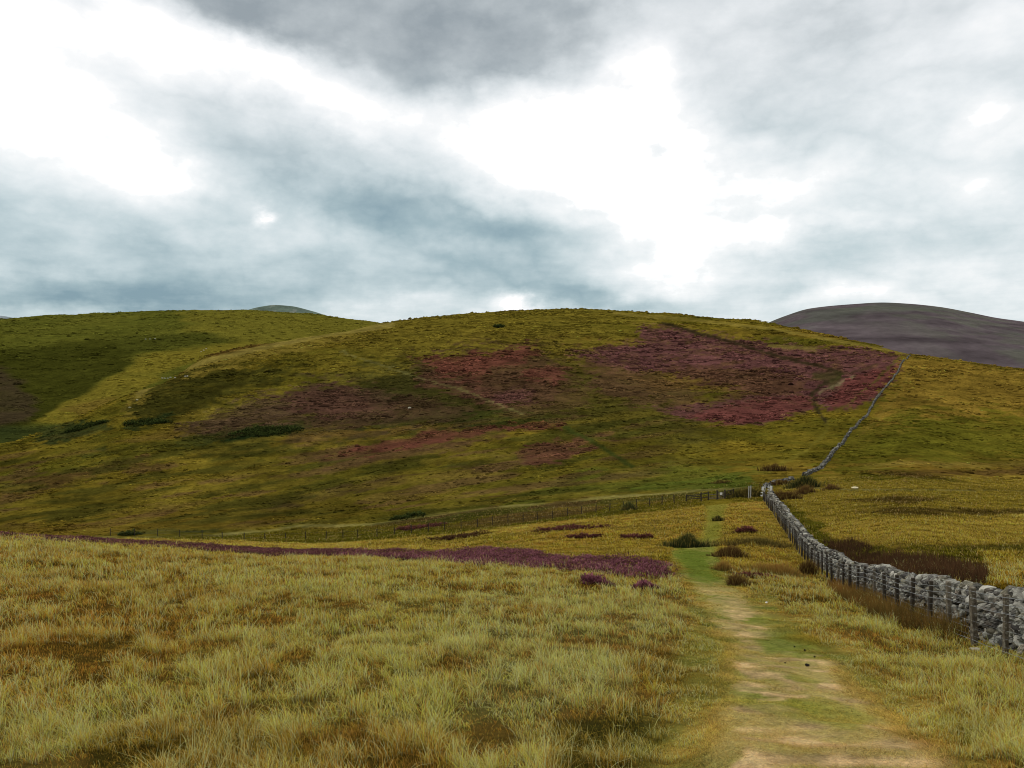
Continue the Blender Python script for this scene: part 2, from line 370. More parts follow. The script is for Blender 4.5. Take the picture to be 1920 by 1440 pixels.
def ground_colour(X, Y, Z):
    """linear colour as the photo shows the sward at a ground point, before light is divided out."""
    px, py = proj(X, Y, Z)
    n1 = fbm(X / 30, Y / 24, 41, 3); n2 = fbm(X / 5, Y / 4, 42, 3); n3 = fbm(X / 90, Y / 70, 43, 2)
    c = np.empty(X.shape + (3,)); c[:] = lin((112, 97, 28))
    g = np.clip(.5 + .55 * n1 + .3 * n2, 0, 1)[:, None]
    c = c * g + lin((88, 84, 23)) * (1 - g)
    k = np.clip(n3 * .8 - .1, 0, .6)[:, None]
    c = c * (1 - k) + lin((120, 94, 34)) * k
    hf1 = fbm(X / 3.2, Y / 3.0, 140, 3)
    warp = (fbm(X / 14, Y / 11, 44, 4) + .5 * n2 + 1.1 * hf1, fbm(X / 13 + 50, Y / 12, 45, 4) + 1.1 * fbm(X / 3.2 + 40, Y / 3.0, 141, 3))
    hillm = Y > 98
    right = (X > 9.5 + .285 * (Y - 13.7)) & (Y > 20)
    far = hillm | right
    if far.any():
        cf = apply_patches(c[far], px[far], py[far], HILL_PATCHES, (warp[0][far], warp[1][far]))
        pf, qf = px[far], py[far]
        st = fbm(px[far] / 150, (py[far] + .16 * px[far]) / 11, 155, 3)
        zone = smooth(790, 850, py[far] + .06 * px[far] - 20) * (1 - smooth(1150, 1350, px[far])) * (1 - smooth(975, 1000, py[far]))
        st2 = fbm(px[far] / 120, (py[far] + .10 * px[far]) / 9, 156, 3)
        for tone, kk in ((lin((64, 64, 21)), smooth(.12, .5, st) * .75), (lin((92, 68, 42)), smooth(.18, .5, -st) * .6), (lin((116, 102, 34)), smooth(.2, .55, st2) * .5)):
            kk = (kk * zone * (1 - .85 * smooth(1.55, 2.1, cf[:, 0] / (cf[:, 1] + 1e-5))))[:, None]; cf = cf * (1 - kk) + tone * kk
        pf, qf = px[far], py[far]
        for colr, pts, w, amt in HILL_LINES:
            p = np.asarray(pts); m = (pf > p[:, 0].min() - 20) & (pf < p[:, 0].max() + 20) & (qf > p[:, 1].min() - 20) & (qf < p[:, 1].max() + 20)
            if not m.any(): continue
            d = sd_line(pf[m] + warp[0][far][m] * 3, qf[m] + warp[1][far][m] * 1.5, pts)
            kk = (1 - smooth(w * .4, w * 1.2, d)) * amt
            cf[m] += (lin(colr) - cf[m]) * kk[:, None]
        Xf, Zf = X[far], Z[far]
        terr = fbm(Xf / 16, Zf / 1.1, 150, 3) * .8 + fbm(Xf / 6, Y[far] / 5, 151, 3)
        cf *= np.clip(.95 + .24 * terr * smooth(100, 150, Y[far]) + .10 * n1[far], .45, 1.6)[:, None]
        c[far] = cf * np.array([1.0, .955, 1.06])
    near = ~far
    if near.any():
        xn, yn = X[near], Y[near]
        a = fbm(xn / 2.6, yn / 3.2, 46, 3); b = fbm(xn / 1.1, yn / 1.2, 47, 2)
        cn = np.empty((near.sum(), 3)); cn[:] = lin(STRAW)
        yellow = smooth(14, 45, yn)[:, None] * .8
        cn = cn * (1 - yellow) + lin((140, 122, 54)) * yellow
        cn = apply_patches(cn, px[near], py[near], NEAR_PATCHES, (warp[0][near], warp[1][near]))
        k = np.clip(a * 1.1 + .4 * b - .12, 0, .85)[:, None]
        cn = cn * (1 - k) + lin((118, 106, 46)) * k
        k = np.clip(-a * .9 + .5 * b - .3, 0, .4)[:, None]
        cn = cn * (1 - k) + lin((160, 120, 56)) * k
        pm = path_mask(px[near], py[near], xn, yn)[:, None]
        pw_ = (path_wide(px[near], py[near]) * np.clip(.78 + .5 * fbm(xn / 1.2, yn / 1.4, 58, 3), .3, .98))[:, None]
        cn = cn * (1 - pw_) + lin((104, 114, 52)) * pw_
        gp = np.clip(.42 + .8 * fbm(xn / 1.0, yn / 1.3, 48, 3) + .7 * smooth(22, 42, yn), 0, 1)[:, None]
        cp = lin(GREEN_PATH) * gp + lin((142, 128, 76)) * (1 - gp)
        dm = dirt_mask(px[near], py[near], xn, yn)[:, None]
        g2 = np.clip(.5 + .8 * fbm(xn / .45, yn / .45, 49, 3), 0, 1)[:, None]
        cd = lin(DIRT) * g2 + lin((124, 104, 72)) * (1 - g2)
        cp = cp * (1 - dm) + cd * dm
        cp = apply_patches(cp, px[near], py[near], PGREEN_POLYS, (warp[0][near], warp[1][near]))
        c[near] = cn * (1 - pm) * np.array([1.08, .95, .86]) + cp * pm
    return c

# ------------------------------------------------------------------ materials
def mat_new(name):
    m = bpy.data.materials.new(name); m.use_nodes = True
    nt = m.node_tree; nt.nodes.clear()
    return m, nt.nodes, nt.links
def N(nodes, t, **kw):
    n = nodes.new(t)
    for k, v in kw.items():
        if k == 'inp':
            for a, b in v.items(): n.inputs[a].default_value = b
        else: setattr(n, k, v)
    return n

def ground_mat(name, scales, amt, bump, bscale, gain=1.0, haze=None):
    m, nd, lk = mat_new(name)
    att = N(nd, 'ShaderNodeAttribute', attribute_name='Col')
    geo = N(nd, 'ShaderNodeNewGeometry')
    cur = att.outputs['Color']
    for i, s in enumerate(scales):
        no = N(nd, 'ShaderNodeTexNoise', inp={'Scale': s, 'Detail': 4.0, 'Roughness': .65})
        lk.new(geo.outputs['Position'], no.inputs['Vector'])
        mr = N(nd, 'ShaderNodeMapRange', inp={'From Min': .3, 'From Max': .7, 'To Min': (1 - amt) * gain if i == 0 else 1 - amt, 'To Max': (1 + amt) * gain if i == 0 else 1 + amt})
        lk.new(no.outputs['Fac'], mr.inputs['Value'])
        mx = N(nd, 'ShaderNodeVectorMath', operation='SCALE')
        lk.new(cur, mx.inputs[0]); lk.new(mr.outputs['Result'], mx.inputs['Scale'])
        cur = mx.outputs['Vector']
    bs = N(nd, 'ShaderNodeBsdfDiffuse', inp={'Roughness': 1.0})
    lk.new(cur, bs.inputs['Color'])
    nb = N(nd, 'ShaderNodeTexNoise', inp={'Scale': bscale, 'Detail': 5.0, 'Roughness': .7})
    lk.new(geo.outputs['Position'], nb.inputs['Vector'])
    bp = N(nd, 'ShaderNodeBump', inp={'Strength': .9, 'Distance': bump})
    lk.new(nb.outputs['Fac'], bp.inputs['Height']); lk.new(bp.outputs['Normal'], bs.inputs['Normal'])
    out = N(nd, 'ShaderNodeOutputMaterial')
    lk.new(bs.outputs['BSDF'], out.inputs['Surface'])
    return m

def leaf_mat(name, up=.55, trans=.3, gain=1.0):
    m, nd, lk = mat_new(name)
    att = N(nd, 'ShaderNodeAttribute', attribute_name='Col')
    geo = N(nd, 'ShaderNodeNewGeometry')
    mix = N(nd, 'ShaderNodeMix', data_type='VECTOR', inp={0: up})
    lk.new(geo.outputs['Normal'], mix.inputs[4]); mix.inputs[5].default_value = (0, 0, 1)
    nm = N(nd, 'ShaderNodeVectorMath', operation='NORMALIZE'); lk.new(mix.outputs[1], nm.inputs[0])
    d = N(nd, 'ShaderNodeBsdfDiffuse', inp={'Roughness': .5}); t = N(nd, 'ShaderNodeBsdfTranslucent')
    lk.new(att.outputs['Color'], d.inputs['Color']); lk.new(att.outputs['Color'], t.inputs['Color'])
    lk.new(nm.outputs['Vector'], d.inputs['Normal'])
    ms = N(nd, 'ShaderNodeMixShader', inp={0: trans})
    lk.new(d.outputs[0], ms.inputs[1]); lk.new(t.outputs[0], ms.inputs[2])
    out = N(nd, 'ShaderNodeOutputMaterial'); lk.new(ms.outputs[0], out.inputs['Surface'])
    return m

def rough_mat(name, c1, c2, scale, c3=None, bump=.01, detail=6.0, mscale=None):
    """mottled material: two base tones and a third in spots."""
    m, nd, lk = mat_new(name)
    tc = N(nd, 'ShaderNodeTexCoord')
    n1 = N(nd, 'ShaderNodeTexNoise', inp={'Scale': scale, 'Detail': detail, 'Roughness': .65}); lk.new(tc.outputs['Object'], n1.inputs['Vector'])
    r1 = N(nd, 'ShaderNodeMapRange', inp={'From Min': .35, 'From Max': .65}); lk.new(n1.outputs['Fac'], r1.inputs['Value'])
    mx = N(nd, 'ShaderNodeMix', data_type='RGBA'); lk.new(r1.outputs[0], mx.inputs[0])
    mx.inputs[6].default_value = (*lin(c1), 1); mx.inputs[7].default_value = (*lin(c2), 1)
    cur = mx.outputs[2]
    if c3 is not None:
        n2 = N(nd, 'ShaderNodeTexNoise', inp={'Scale': scale * 2.3, 'Detail': 3.0}); lk.new(tc.outputs['Object'], n2.inputs['Vector'])
        r2 = N(nd, 'ShaderNodeMapRange', inp={'From Min': .54, 'From Max': .62}); lk.new(n2.outputs['Fac'], r2.inputs['Value'])
        m2 = N(nd, 'ShaderNodeMix', data_type='RGBA'); lk.new(r2.outputs[0], m2.inputs[0])
        lk.new(cur, m2.inputs[6]); m2.inputs[7].default_value = (*lin(c3), 1); cur = m2.outputs[2]
    b = N(nd, 'ShaderNodeBsdfPrincipled', inp={'Roughness': .9, 'Specular IOR Level': .2})
    lk.new(cur, b.inputs['Base Color'])
    bp = N(nd, 'ShaderNodeBump', inp={'Strength': .8, 'Distance': bump}); lk.new(n1.outputs['Fac'], bp.inputs['Height']); lk.new(bp.outputs[0], b.inputs['Normal'])
    out = N(nd, 'ShaderNodeOutputMaterial'); lk.new(b.outputs[0], out.inputs['Surface'])
    return m

def stone_mat():
    m, nd, lk = mat_new('lichened_stone')
    att = N(nd, 'ShaderNodeAttribute', attribute_name='Col')
    geo = N(nd, 'ShaderNodeNewGeometry')
    n1 = N(nd, 'ShaderNodeTexNoise', inp={'Scale': 9.0, 'Detail': 6.0, 'Roughness': .7}); lk.new(geo.outputs['Position'], n1.inputs['Vector'])
    r1 = N(nd, 'ShaderNodeMapRange', inp={'From Min': .3, 'From Max': .7, 'To Min': .55, 'To Max': 1.4}); lk.new(n1.outputs['Fac'], r1.inputs['Value'])
    s1 = N(nd, 'ShaderNodeVectorMath', operation='SCALE'); lk.new(att.outputs['Color'], s1.inputs[0]); lk.new(r1.outputs[0], s1.inputs['Scale'])
    n2 = N(nd, 'ShaderNodeTexNoise', inp={'Scale': 5.0, 'Detail': 5.0, 'Roughness': .75}); lk.new(geo.outputs['Position'], n2.inputs['Vector'])
    r2 = N(nd, 'ShaderNodeMapRange', inp={'From Min': .52, 'From Max': .6, 'To Max': .8}); lk.new(n2.outputs['Fac'], r2.inputs['Value'])
    mx = N(nd, 'ShaderNodeMix', data_type='RGBA'); lk.new(r2.outputs[0], mx.inputs[0]); lk.new(s1.outputs[0], mx.inputs[6]); mx.inputs[7].default_value = (.33, .325, .27, 1)
    b = N(nd, 'ShaderNodeBsdfPrincipled', inp={'Roughness': .95, 'Specular IOR Level': .15}); lk.new(mx.outputs[2], b.inputs['Base Color'])
    bp = N(nd, 'ShaderNodeBump', inp={'Strength': .9, 'Distance': .03}); lk.new(n1.outputs['Fac'], bp.inputs['Height']); lk.new(bp.outputs[0], b.inputs['Normal'])
    out = N(nd, 'ShaderNodeOutputMaterial'); lk.new(b.outputs[0], out.inputs['Surface'])
    return m

K = .66                               # how bright white paper would read in this light: divides the photo's colours into base colours
M_ground = ground_mat('turf', (2.5, 14.0, 60.0), .30, .03, 18.0)
M_path = ground_mat('trodden_earth', (5.0, 22.0, 70.0), .30, .025, 26.0)
M_hill = ground_mat('moorland', (.12, .8), .34, .6, .9, gain=.72)
M_far = ground_mat('far_moor', (.01, .05), .16, 3.0, .03)
M_grass = leaf_mat('grass_blades', .28, .25)
M_heather = leaf_mat('heather_sprigs', .5, .15)
M_rush = leaf_mat('rush_stems', .45, .2)
M_stone = stone_mat()
M_core = rough_mat('wall_fill', (34, 32, 30), (62, 58, 54), 6.0)
M_post = rough_mat('weathered_wood', (74, 66, 54), (112, 102, 86), 7.0, (130, 124, 108), .006)
M_darkpost = rough_mat('dark_wood', (46, 40, 32), (72, 64, 52), 7.0, None, .006)
M_pale = rough_mat('silvered_wood', (150, 148, 140), (190, 188, 178), 8.0, None, .004)
M_wire = rough_mat('galvanised_wire', (120, 122, 122), (150, 152, 152), 30.0, None, .001)
M_white = rough_mat('white_board', (214, 212, 204), (232, 230, 224), 9.0, None, .001)
M_wool = rough_mat('sheep_wool', (196, 192, 176), (216, 212, 198), 14.0, None, .02)
M_dung = rough_mat('dark_clod', (24, 20, 16), (44, 36, 28), 30.0, None, .01)

# ------------------------------------------------------------------ ground and hills
def grid(ts, ys, hf):
    Tm, Ym = np.meshgrid(ts, ys)
    X = Tm * (Ym + 8); Z = hf(X.ravel(), Ym.ravel()).reshape(X.shape)
    return X, Ym, Z
def grid_faces(nr, nc):
    i = np.arange(nr - 1)[:, None] * nc + np.arange(nc - 1)[None]
    return np.stack([i, i + 1, i + 1 + nc, i + nc], -1).reshape(-1, 4)

ys = [-5.0]
while ys[-1] < 1380: ys.append(ys[-1] + max(.075, .0105 * abs(ys[-1]) ) )
ys = np.array(ys)
ts = np.linspace(-1.15, 1.15, 1050)
X, Y, Z = grid(ts, ys, height)
nr, nc = X.shape
V = np.stack([X, Y, Z], -1).reshape(-1, 3)
FA = grid_faces(nr, nc)
C = ground_colour(V[:, 0], V[:, 1], V[:, 2])
pxv, pyv = proj(V[:, 0], V[:, 1], V[:, 2])
pmask = path_mask(pxv, pyv, V[:, 0], V[:, 1]) * (V[:, 1] > 3.2) * (V[:, 1] < 106)
tmask = np.zeros(len(V))
sel = (V[:, 1] > 92) & (V[:, 1] < 190)
for pts, w in TRACK_LINES:
    d = sd_line(pxv[sel], pyv[sel] + 1.2 * fbm(V[sel, 0] / 5, V[sel, 1] / 5, 61, 2), pts)
    tmask[sel] = np.maximum(tmask[sel], 1 - smooth(w * .3, w, d))
C = C + (lin((138, 128, 70)) - C) * (tmask * np.interp(pxv, [0, 600, 760], [.75, .75, 1]) * np.clip(.6 + .6 * fbm(V[:, 0] / 9, V[:, 1] / 6, 62, 2), .1, 1))[:, None]
def sub(name, fsel, mat, c):
    f = FA[fsel]; u, inv = np.unique(f, return_inverse=True)
    o = make_mesh(name, V[u], inv.reshape(f.shape), c[u], True, mat)
    return tag(o, kind='structure')
fp = pmask[FA].mean(1) > .5
ft = (tmask[FA].mean(1) > .45) & ~fp
fh = (V[FA, 1].mean(1) > 122) & ~fp & ~ft
fg = ~(fp | ft | fh)
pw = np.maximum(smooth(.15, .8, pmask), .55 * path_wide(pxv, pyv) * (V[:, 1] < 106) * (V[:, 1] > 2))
ALB = np.clip(C / K, 0, .6) * np.where(V[:, 1] < 122, np.clip(.17 + .75 * pw + .4 * smooth(36, 60, V[:, 1]), 0, .92), 1)[:, None]  # darkened under long grass: dark thatch and painted shade between the blades
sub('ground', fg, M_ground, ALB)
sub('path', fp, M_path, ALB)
ALB[V[:, 1] >= 121.9] = np.clip(C / K, 0, .6)[V[:, 1] >= 121.9]
sub('track', ft, M_hill, ALB)
sub('hill', fh, M_hill, ALB)

def left_colour(X, Y, Z):
    px, py = proj(X, Y, Z)
    n1 = fbm(X / 60, Y / 40, 71, 3); n2 = fbm(X / 12, Y / 10, 72, 3)
    c = np.empty((len(X), 3)); c[:] = lin((98, 95, 33))
    k = np.clip(.5 + .6 * n1 + .2 * n2, 0, 1)[:, None]
    c = c * k + lin((84, 84, 28)) * (1 - k)
    return apply_patches(c, px, py, LEFT_PATCHES, (fbm(X / 40, Y / 30, 73, 3), fbm(X / 40 + 9, Y / 30, 74, 3)))
ly = [270.0]
while ly[-1] < 1250: ly.append(ly[-1] * 1.008)
X, Y, Z = grid(np.linspace(-1.15, .15, 620), np.array(ly), lheight)
LV = np.stack([X, Y, Z], -1).reshape(-1, 3)
tag(make_mesh('hill', LV, grid_faces(*X.shape), np.clip(left_colour(*LV.T) / K * .95, 0, .6), True, M_hill), kind='structure')

def far_hill(prof, Yc, depth, base, colf, rows=90, cols=420):
    """a distant hill whose crest line is PROF (bearing, height pixels) at distance Yc."""
    p = np.array(prof, float)
    pxs = np.linspace(p[0, 0], p[-1, 0], cols)
    crest = (720 - pchip(p[:, 0], p[:, 1], pxs)) / F * Yc
    v = np.linspace(-1, 1, rows)[:, None]
    Yg = Yc + v * depth
    Xg = np.repeat(((pxs - 960) / F * Yc)[None], rows, 0)
    prof_v = np.where(v < 0, 1 - (np.abs(v)) ** 1.15, 1 - v ** 2)
    Zg = base + (crest - base)[None] * prof_v
    Yg = np.broadcast_to(Yg, Xg.shape)
    Xg = Xg * Yg / Yc
    amp = depth * .009
    Zg = Zg + amp * fbm(Xg / (depth * .35), Yg / (depth * .3), 81, 4) * (1 - prof_v ** 4)
    W = np.stack([Xg, Yg, Zg], -1).reshape(-1, 3)
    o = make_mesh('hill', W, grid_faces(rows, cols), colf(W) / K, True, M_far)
    return tag(o, kind='structure')
def purple(W):
    n = fbm(W[:, 0] / 90, W[:, 1] / 60, 91, 4); g = fbm(W[:, 0] / 220, W[:, 1] / 160, 92, 3)
    st = fbm(W[:, 0] / 260, W[:, 2] / 7, 93, 4)
    c = lin((76, 67, 68)) + 0 * W
    k = np.clip(.4 * n + .5 * st, -.6, .7)[:, None]
    c = c * (1 + .6 * k)
    k = smooth(.15, .6, g)[:, None] * .7
    c = c * (1 - k) + lin((74, 75, 66)) * k
    k = (smooth(640, 900, W[:, 0]) * smooth(-.2, .3, n) * .5)[:, None]
    return c * (1 - k) + lin((72, 75, 60)) * k
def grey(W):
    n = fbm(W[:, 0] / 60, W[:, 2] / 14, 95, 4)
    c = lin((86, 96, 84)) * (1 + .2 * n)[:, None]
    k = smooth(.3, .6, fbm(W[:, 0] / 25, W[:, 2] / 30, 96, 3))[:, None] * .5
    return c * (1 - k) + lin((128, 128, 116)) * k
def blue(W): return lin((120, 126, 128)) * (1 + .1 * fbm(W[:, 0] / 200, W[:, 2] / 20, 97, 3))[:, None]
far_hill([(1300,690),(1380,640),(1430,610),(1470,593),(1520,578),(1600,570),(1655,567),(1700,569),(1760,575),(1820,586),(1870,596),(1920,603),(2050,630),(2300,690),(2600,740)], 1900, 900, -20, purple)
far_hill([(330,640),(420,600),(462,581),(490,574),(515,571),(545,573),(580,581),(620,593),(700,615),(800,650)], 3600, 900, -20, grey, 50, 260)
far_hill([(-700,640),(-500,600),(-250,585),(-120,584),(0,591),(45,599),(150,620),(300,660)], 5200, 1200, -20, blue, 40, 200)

# ------------------------------------------------------------------ blades
class Bag:
    """collects triangles with point colours; one mesh at the end."""
    def __init__(self): self.v = []; self.f = []; self.c = []; self.n = 0
    def add(self, v, f, c):
        self.v.append(v.astype(np.float32)); self.f.append((f + self.n).astype(np.int32)); self.c.append(c.astype(np.float32)); self.n += len(v)
    def build(self, name, mat, origin=None, parent=None):
        v = np.concatenate(self.v)
        if origin is not None: v = v - np.asarray(origin, np.float32)
        return make_mesh(name, v, np.concatenate(self.f), np.concatenate(self.c), False, mat, parent)

def blades(bag, P, h, w, ang, lean, cb, ct, segs, facing=None, bend=1.0):
    """curved tapering blades: root P, height h, width w, leaning LEAN*h towards ANG."""
    n = len(P)
    if n == 0: return
    if facing is None: facing = rng.uniform(0, 2 * math.pi, n)
    dx = np.cos(ang); dy = np.sin(ang)
    sx = np.cos(facing); sy = np.sin(facing)
    vs = []; cs = []
    for s in range(segs + 1):
        t = s / segs
        k = t ** (1 + bend)
        x = P[:, 0] + dx * lean * h * k; y = P[:, 1] + dy * lean * h * k
        z = P[:, 2] + h * t * (1 - .35 * np.minimum(lean, 1.4) * t)
        c = cb + (ct - cb) * t
        if s < segs:
            ww = w * .5 * (1 - t) ** .6
            vs.append(np.stack([x - sx * ww, y - sy * ww, z], -1)); vs.append(np.stack([x + sx * ww, y + sy * ww, z], -1)); cs += [c, c]
        else:
            vs.append(np.stack([x, y, z], -1)); cs.append(c)
    m = len(vs)
    v = np.stack(vs, 1).reshape(-1, 3); c = np.stack(cs, 1).reshape(-1, 3)
    f = []
    for s in range(segs):
        a = 2 * s
        if s < segs - 1: f += [(a, a + 1, a + 3), (a, a + 3, a + 2)]
        else: f.append((a, a + 1, a + 2))
    f = (np.arange(n)[:, None, None] * m + np.array(f)[None]).reshape(-1, 3)
    bag.add(v, f, c)

def sample_wedge(y0, y1, dens, tmax=.80):
    """random ground points between two distances, inside the view and a margin."""
    area = tmax * (y1 ** 2 - y0 ** 2) + 8 * tmax * 2 * (y1 - y0) * .35
    n = int(area * dens)
    Yv = np.sqrt(rng.uniform(y0 ** 2, y1 ** 2, n))
    Xv = rng.uniform(-1, 1, n) * tmax * (Yv + 2.5)
    return Xv, Yv

def fence_x(Y): return 9.05 + .285 * (Y - 13.7)
def wall_x(Y): return 9.95 + .285 * (Y - 13.7)

HEATHER_BAND = [(-300,985),(0,1001),(150,1008),(300,1013),(480,1024),(700,1033),(820,1038),(940,1030),(1060,1044),(1180,1053),(1250,1062),(1262,1078),(1215,1090),(1120,1076),(1000,1068),(860,1058),(700,1049),(500,1043),(300,1026),(150,1018),(0,1010),(-300,998)]
def heather_mask(px, py, X, Y):
    m = np.zeros(px.shape)
    s = (px < 1300) & (py > 970) & (py < 1110) & (Y < 75)
    if s.any():
        w = fbm(X[s] / 2.5, Y[s] / 4, 101, 3) * 5
        m[s] = 1 - smooth(-2.5, 2.5, sdf_poly(px[s], py[s], HEATHER_BAND) + w)
    return m

def sward(bag, y0, y1, dens, hh, ww, segs, tuss=0., only_path=False):
    Xv, Yv = sample_wedge(y0, y1, dens)
    if only_path:
        m0 = (Xv > .15 * Yv) & (Xv < .62 * Yv + 1)
        Xv, Yv = Xv[m0], Yv[m0]
    m = Xv < fence_x(Yv) + (1.6 if y1 < 40 else .4)
    m |= (Yv > 20) & (Xv > wall_x(Yv) + .5)
    m |= Yv > 104
    Xv, Yv = Xv[m], Yv[m]
    if tuss > 0:        # gather the blades into tussocks
        cell = tuss
        gx = np.floor(Xv / cell + .5 * np.floor(Yv / cell) % 1); gy = np.floor(Yv / cell)
        jx = _hash(gx.astype(np.int64), gy.astype(np.int64), 5) * .45; jy = _hash(gx.astype(np.int64), gy.astype(np.int64), 6) * .45
        cx = (gx + .5 + jx) * cell; cy = (gy + .5 + jy) * cell
        pull = rng.uniform(.0, .7, len(Xv)) * (rng.random(len(Xv)) < .6)
        Xn = Xv + (cx - Xv) * pull; Yn = Yv + (cy - Yv) * pull
        out = np.arctan2(Yn - cy, Xn - cx); dist = np.hypot(Xn - cx, Yn - cy) / cell
        th = _hash(gx.astype(np.int64), gy.astype(np.int64), 8); tg = _hash(gx.astype(np.int64), gy.astype(np.int64), 9)
        Xv, Yv = Xn, Yn
    else:
        out = rng.uniform(0, 6.28, len(Xv)); dist = np.full(len(Xv), .4); th = vnoise(Xv, Yv, 8); tg = vnoise(Xv * 1.3, Yv * 1.3, 9)
    Zv = height(Xv, Yv)
    px, py = proj(Xv, Yv, Zv)
    pm = path_mask(px, py, Xv, Yv); dm = dirt_mask(px, py, Xv, Yv) * pm
    hm = heather_mask(px, py, Xv, Yv)
    hol = np.maximum(smooth(.26, .46, fbm(Xv / .8, Yv / 1.0, 106, 3)), smooth(.30, .5, fbm(Xv / .30, Yv / .36, 107, 2)) * (Yv < 24)) * (1 - pm)
    keep = (rng.random(len(Xv)) > dm * .62) & (rng.random(len(Xv)) > hm * .85) & (rng.random(len(Xv)) > hol * .45)
    col = ground_colour(Xv, Yv, Zv) / K
    n = len(Xv)
    h = hh * np.clip(rng.normal(.85, .28, n), .25, 1.9) * (1 + .35 * th) * (1 + .15 * fbm(Xv / 1.7, Yv / 1.7, 103, 2))
    wide = path_wide(px, py)
    h *= 1 - .72 * wide * (1 - pm); w_thin = 1 - .3 * wide
    h *= 1 - pm * (.82 - .10 * vnoise(Xv * 2, Yv * 2, 104)) ; h *= 1 - .5 * dm
    low = smooth(.25, .7, fbm(Xv / 1.3, Yv / 1.5, 105, 2)); h *= (1 - .45 * low) * (1 - .5 * hol)
    # a share of tall bleached stalks
    stalk = (rng.random(n) < (.20 if y1 < 40 else .06)) & (pm < .3) & (hol < .5)
    h = np.where(stalk, h * 1.4, h)
    w = ww * rng.uniform(.6, 1.4, n) * np.where(stalk, 1.05, 1)
    w = w * (1 - .45 * pm)
    col = col * (1 + .42 * rng.normal(0, 1, n))[:, None].clip(.3, 2.2)
    col = col * (1 + .2 * tg)[:, None]
    gr = (rng.random(n) < .16 + .22 * (tg > .3))[:, None]
    col = np.where(gr, col * np.array([.74, .84, .6]), col)
    col = col * 1.27; col = np.where(stalk[:, None], col * .35 + lin((236, 212, 148)) / K * (.6 if y1 < 40 else .40) * rng.uniform(.6, 1.2, n)[:, None], col)
    col = col * (1 - .32 * hol)[:, None]  # shade of the hollows put into the blade colour
    pth = (pm[:, None] > .35)
    tip = np.clip(col * np.where(pth, 1.2, 1.6) * np.where(stalk[:, None], np.array([1.24, .95, .78]), np.array([1.20, .92, .74]) if y1 < 40 else np.array([1.0, .985, .84])), 0, .9); base = col * np.where(pth, .55, .09 if y1 < 40 else .20)  # roots coloured dark and tips light, painting in the shade low in the grass
    ang = np.where(rng.random(n) < .45, rng.uniform(0, 6.283, n), out + rng.normal(0, .7, n))
    lean = np.abs(rng.normal(.28, .26, n)) + .18 * dist
    lean = np.where(rng.random(n) < .16, lean + .8, lean); lean = lean + .8 * (pm > .35); h = h * (1 + .35 * (pm > .35))
    P = np.stack([Xv, Yv, Zv - .01], -1)
    k = keep
    if y1 > 100:
        dt = np.full(n, 99.)
        for pts, w_ in TRACK_LINES: dt = np.minimum(dt, sd_line(px, py, pts) / w_)
        k = k & (dt > 1.0)
    if only_path: k = (np.maximum(pm, .8 * wide) > .4) & (rng.random(n) > dm * .22)
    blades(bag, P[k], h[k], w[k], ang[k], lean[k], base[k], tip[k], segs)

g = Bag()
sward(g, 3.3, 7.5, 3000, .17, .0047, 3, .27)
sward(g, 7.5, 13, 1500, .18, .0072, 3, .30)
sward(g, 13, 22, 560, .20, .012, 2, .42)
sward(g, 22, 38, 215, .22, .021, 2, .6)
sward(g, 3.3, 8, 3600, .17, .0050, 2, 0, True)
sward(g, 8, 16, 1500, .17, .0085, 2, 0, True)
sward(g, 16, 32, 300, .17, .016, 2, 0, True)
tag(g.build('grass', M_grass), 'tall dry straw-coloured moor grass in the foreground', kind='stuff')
g = Bag()
sward(g, 38, 62, 120, .21, .042, 1, .9)
sward(g, 62, 124, 55, .23, .075, 1, 1.2)
tag(g.build('grass', M_grass), 'rough yellow grass in the valley below the slope', kind='stuff')
print('grass', time.time() - T0)

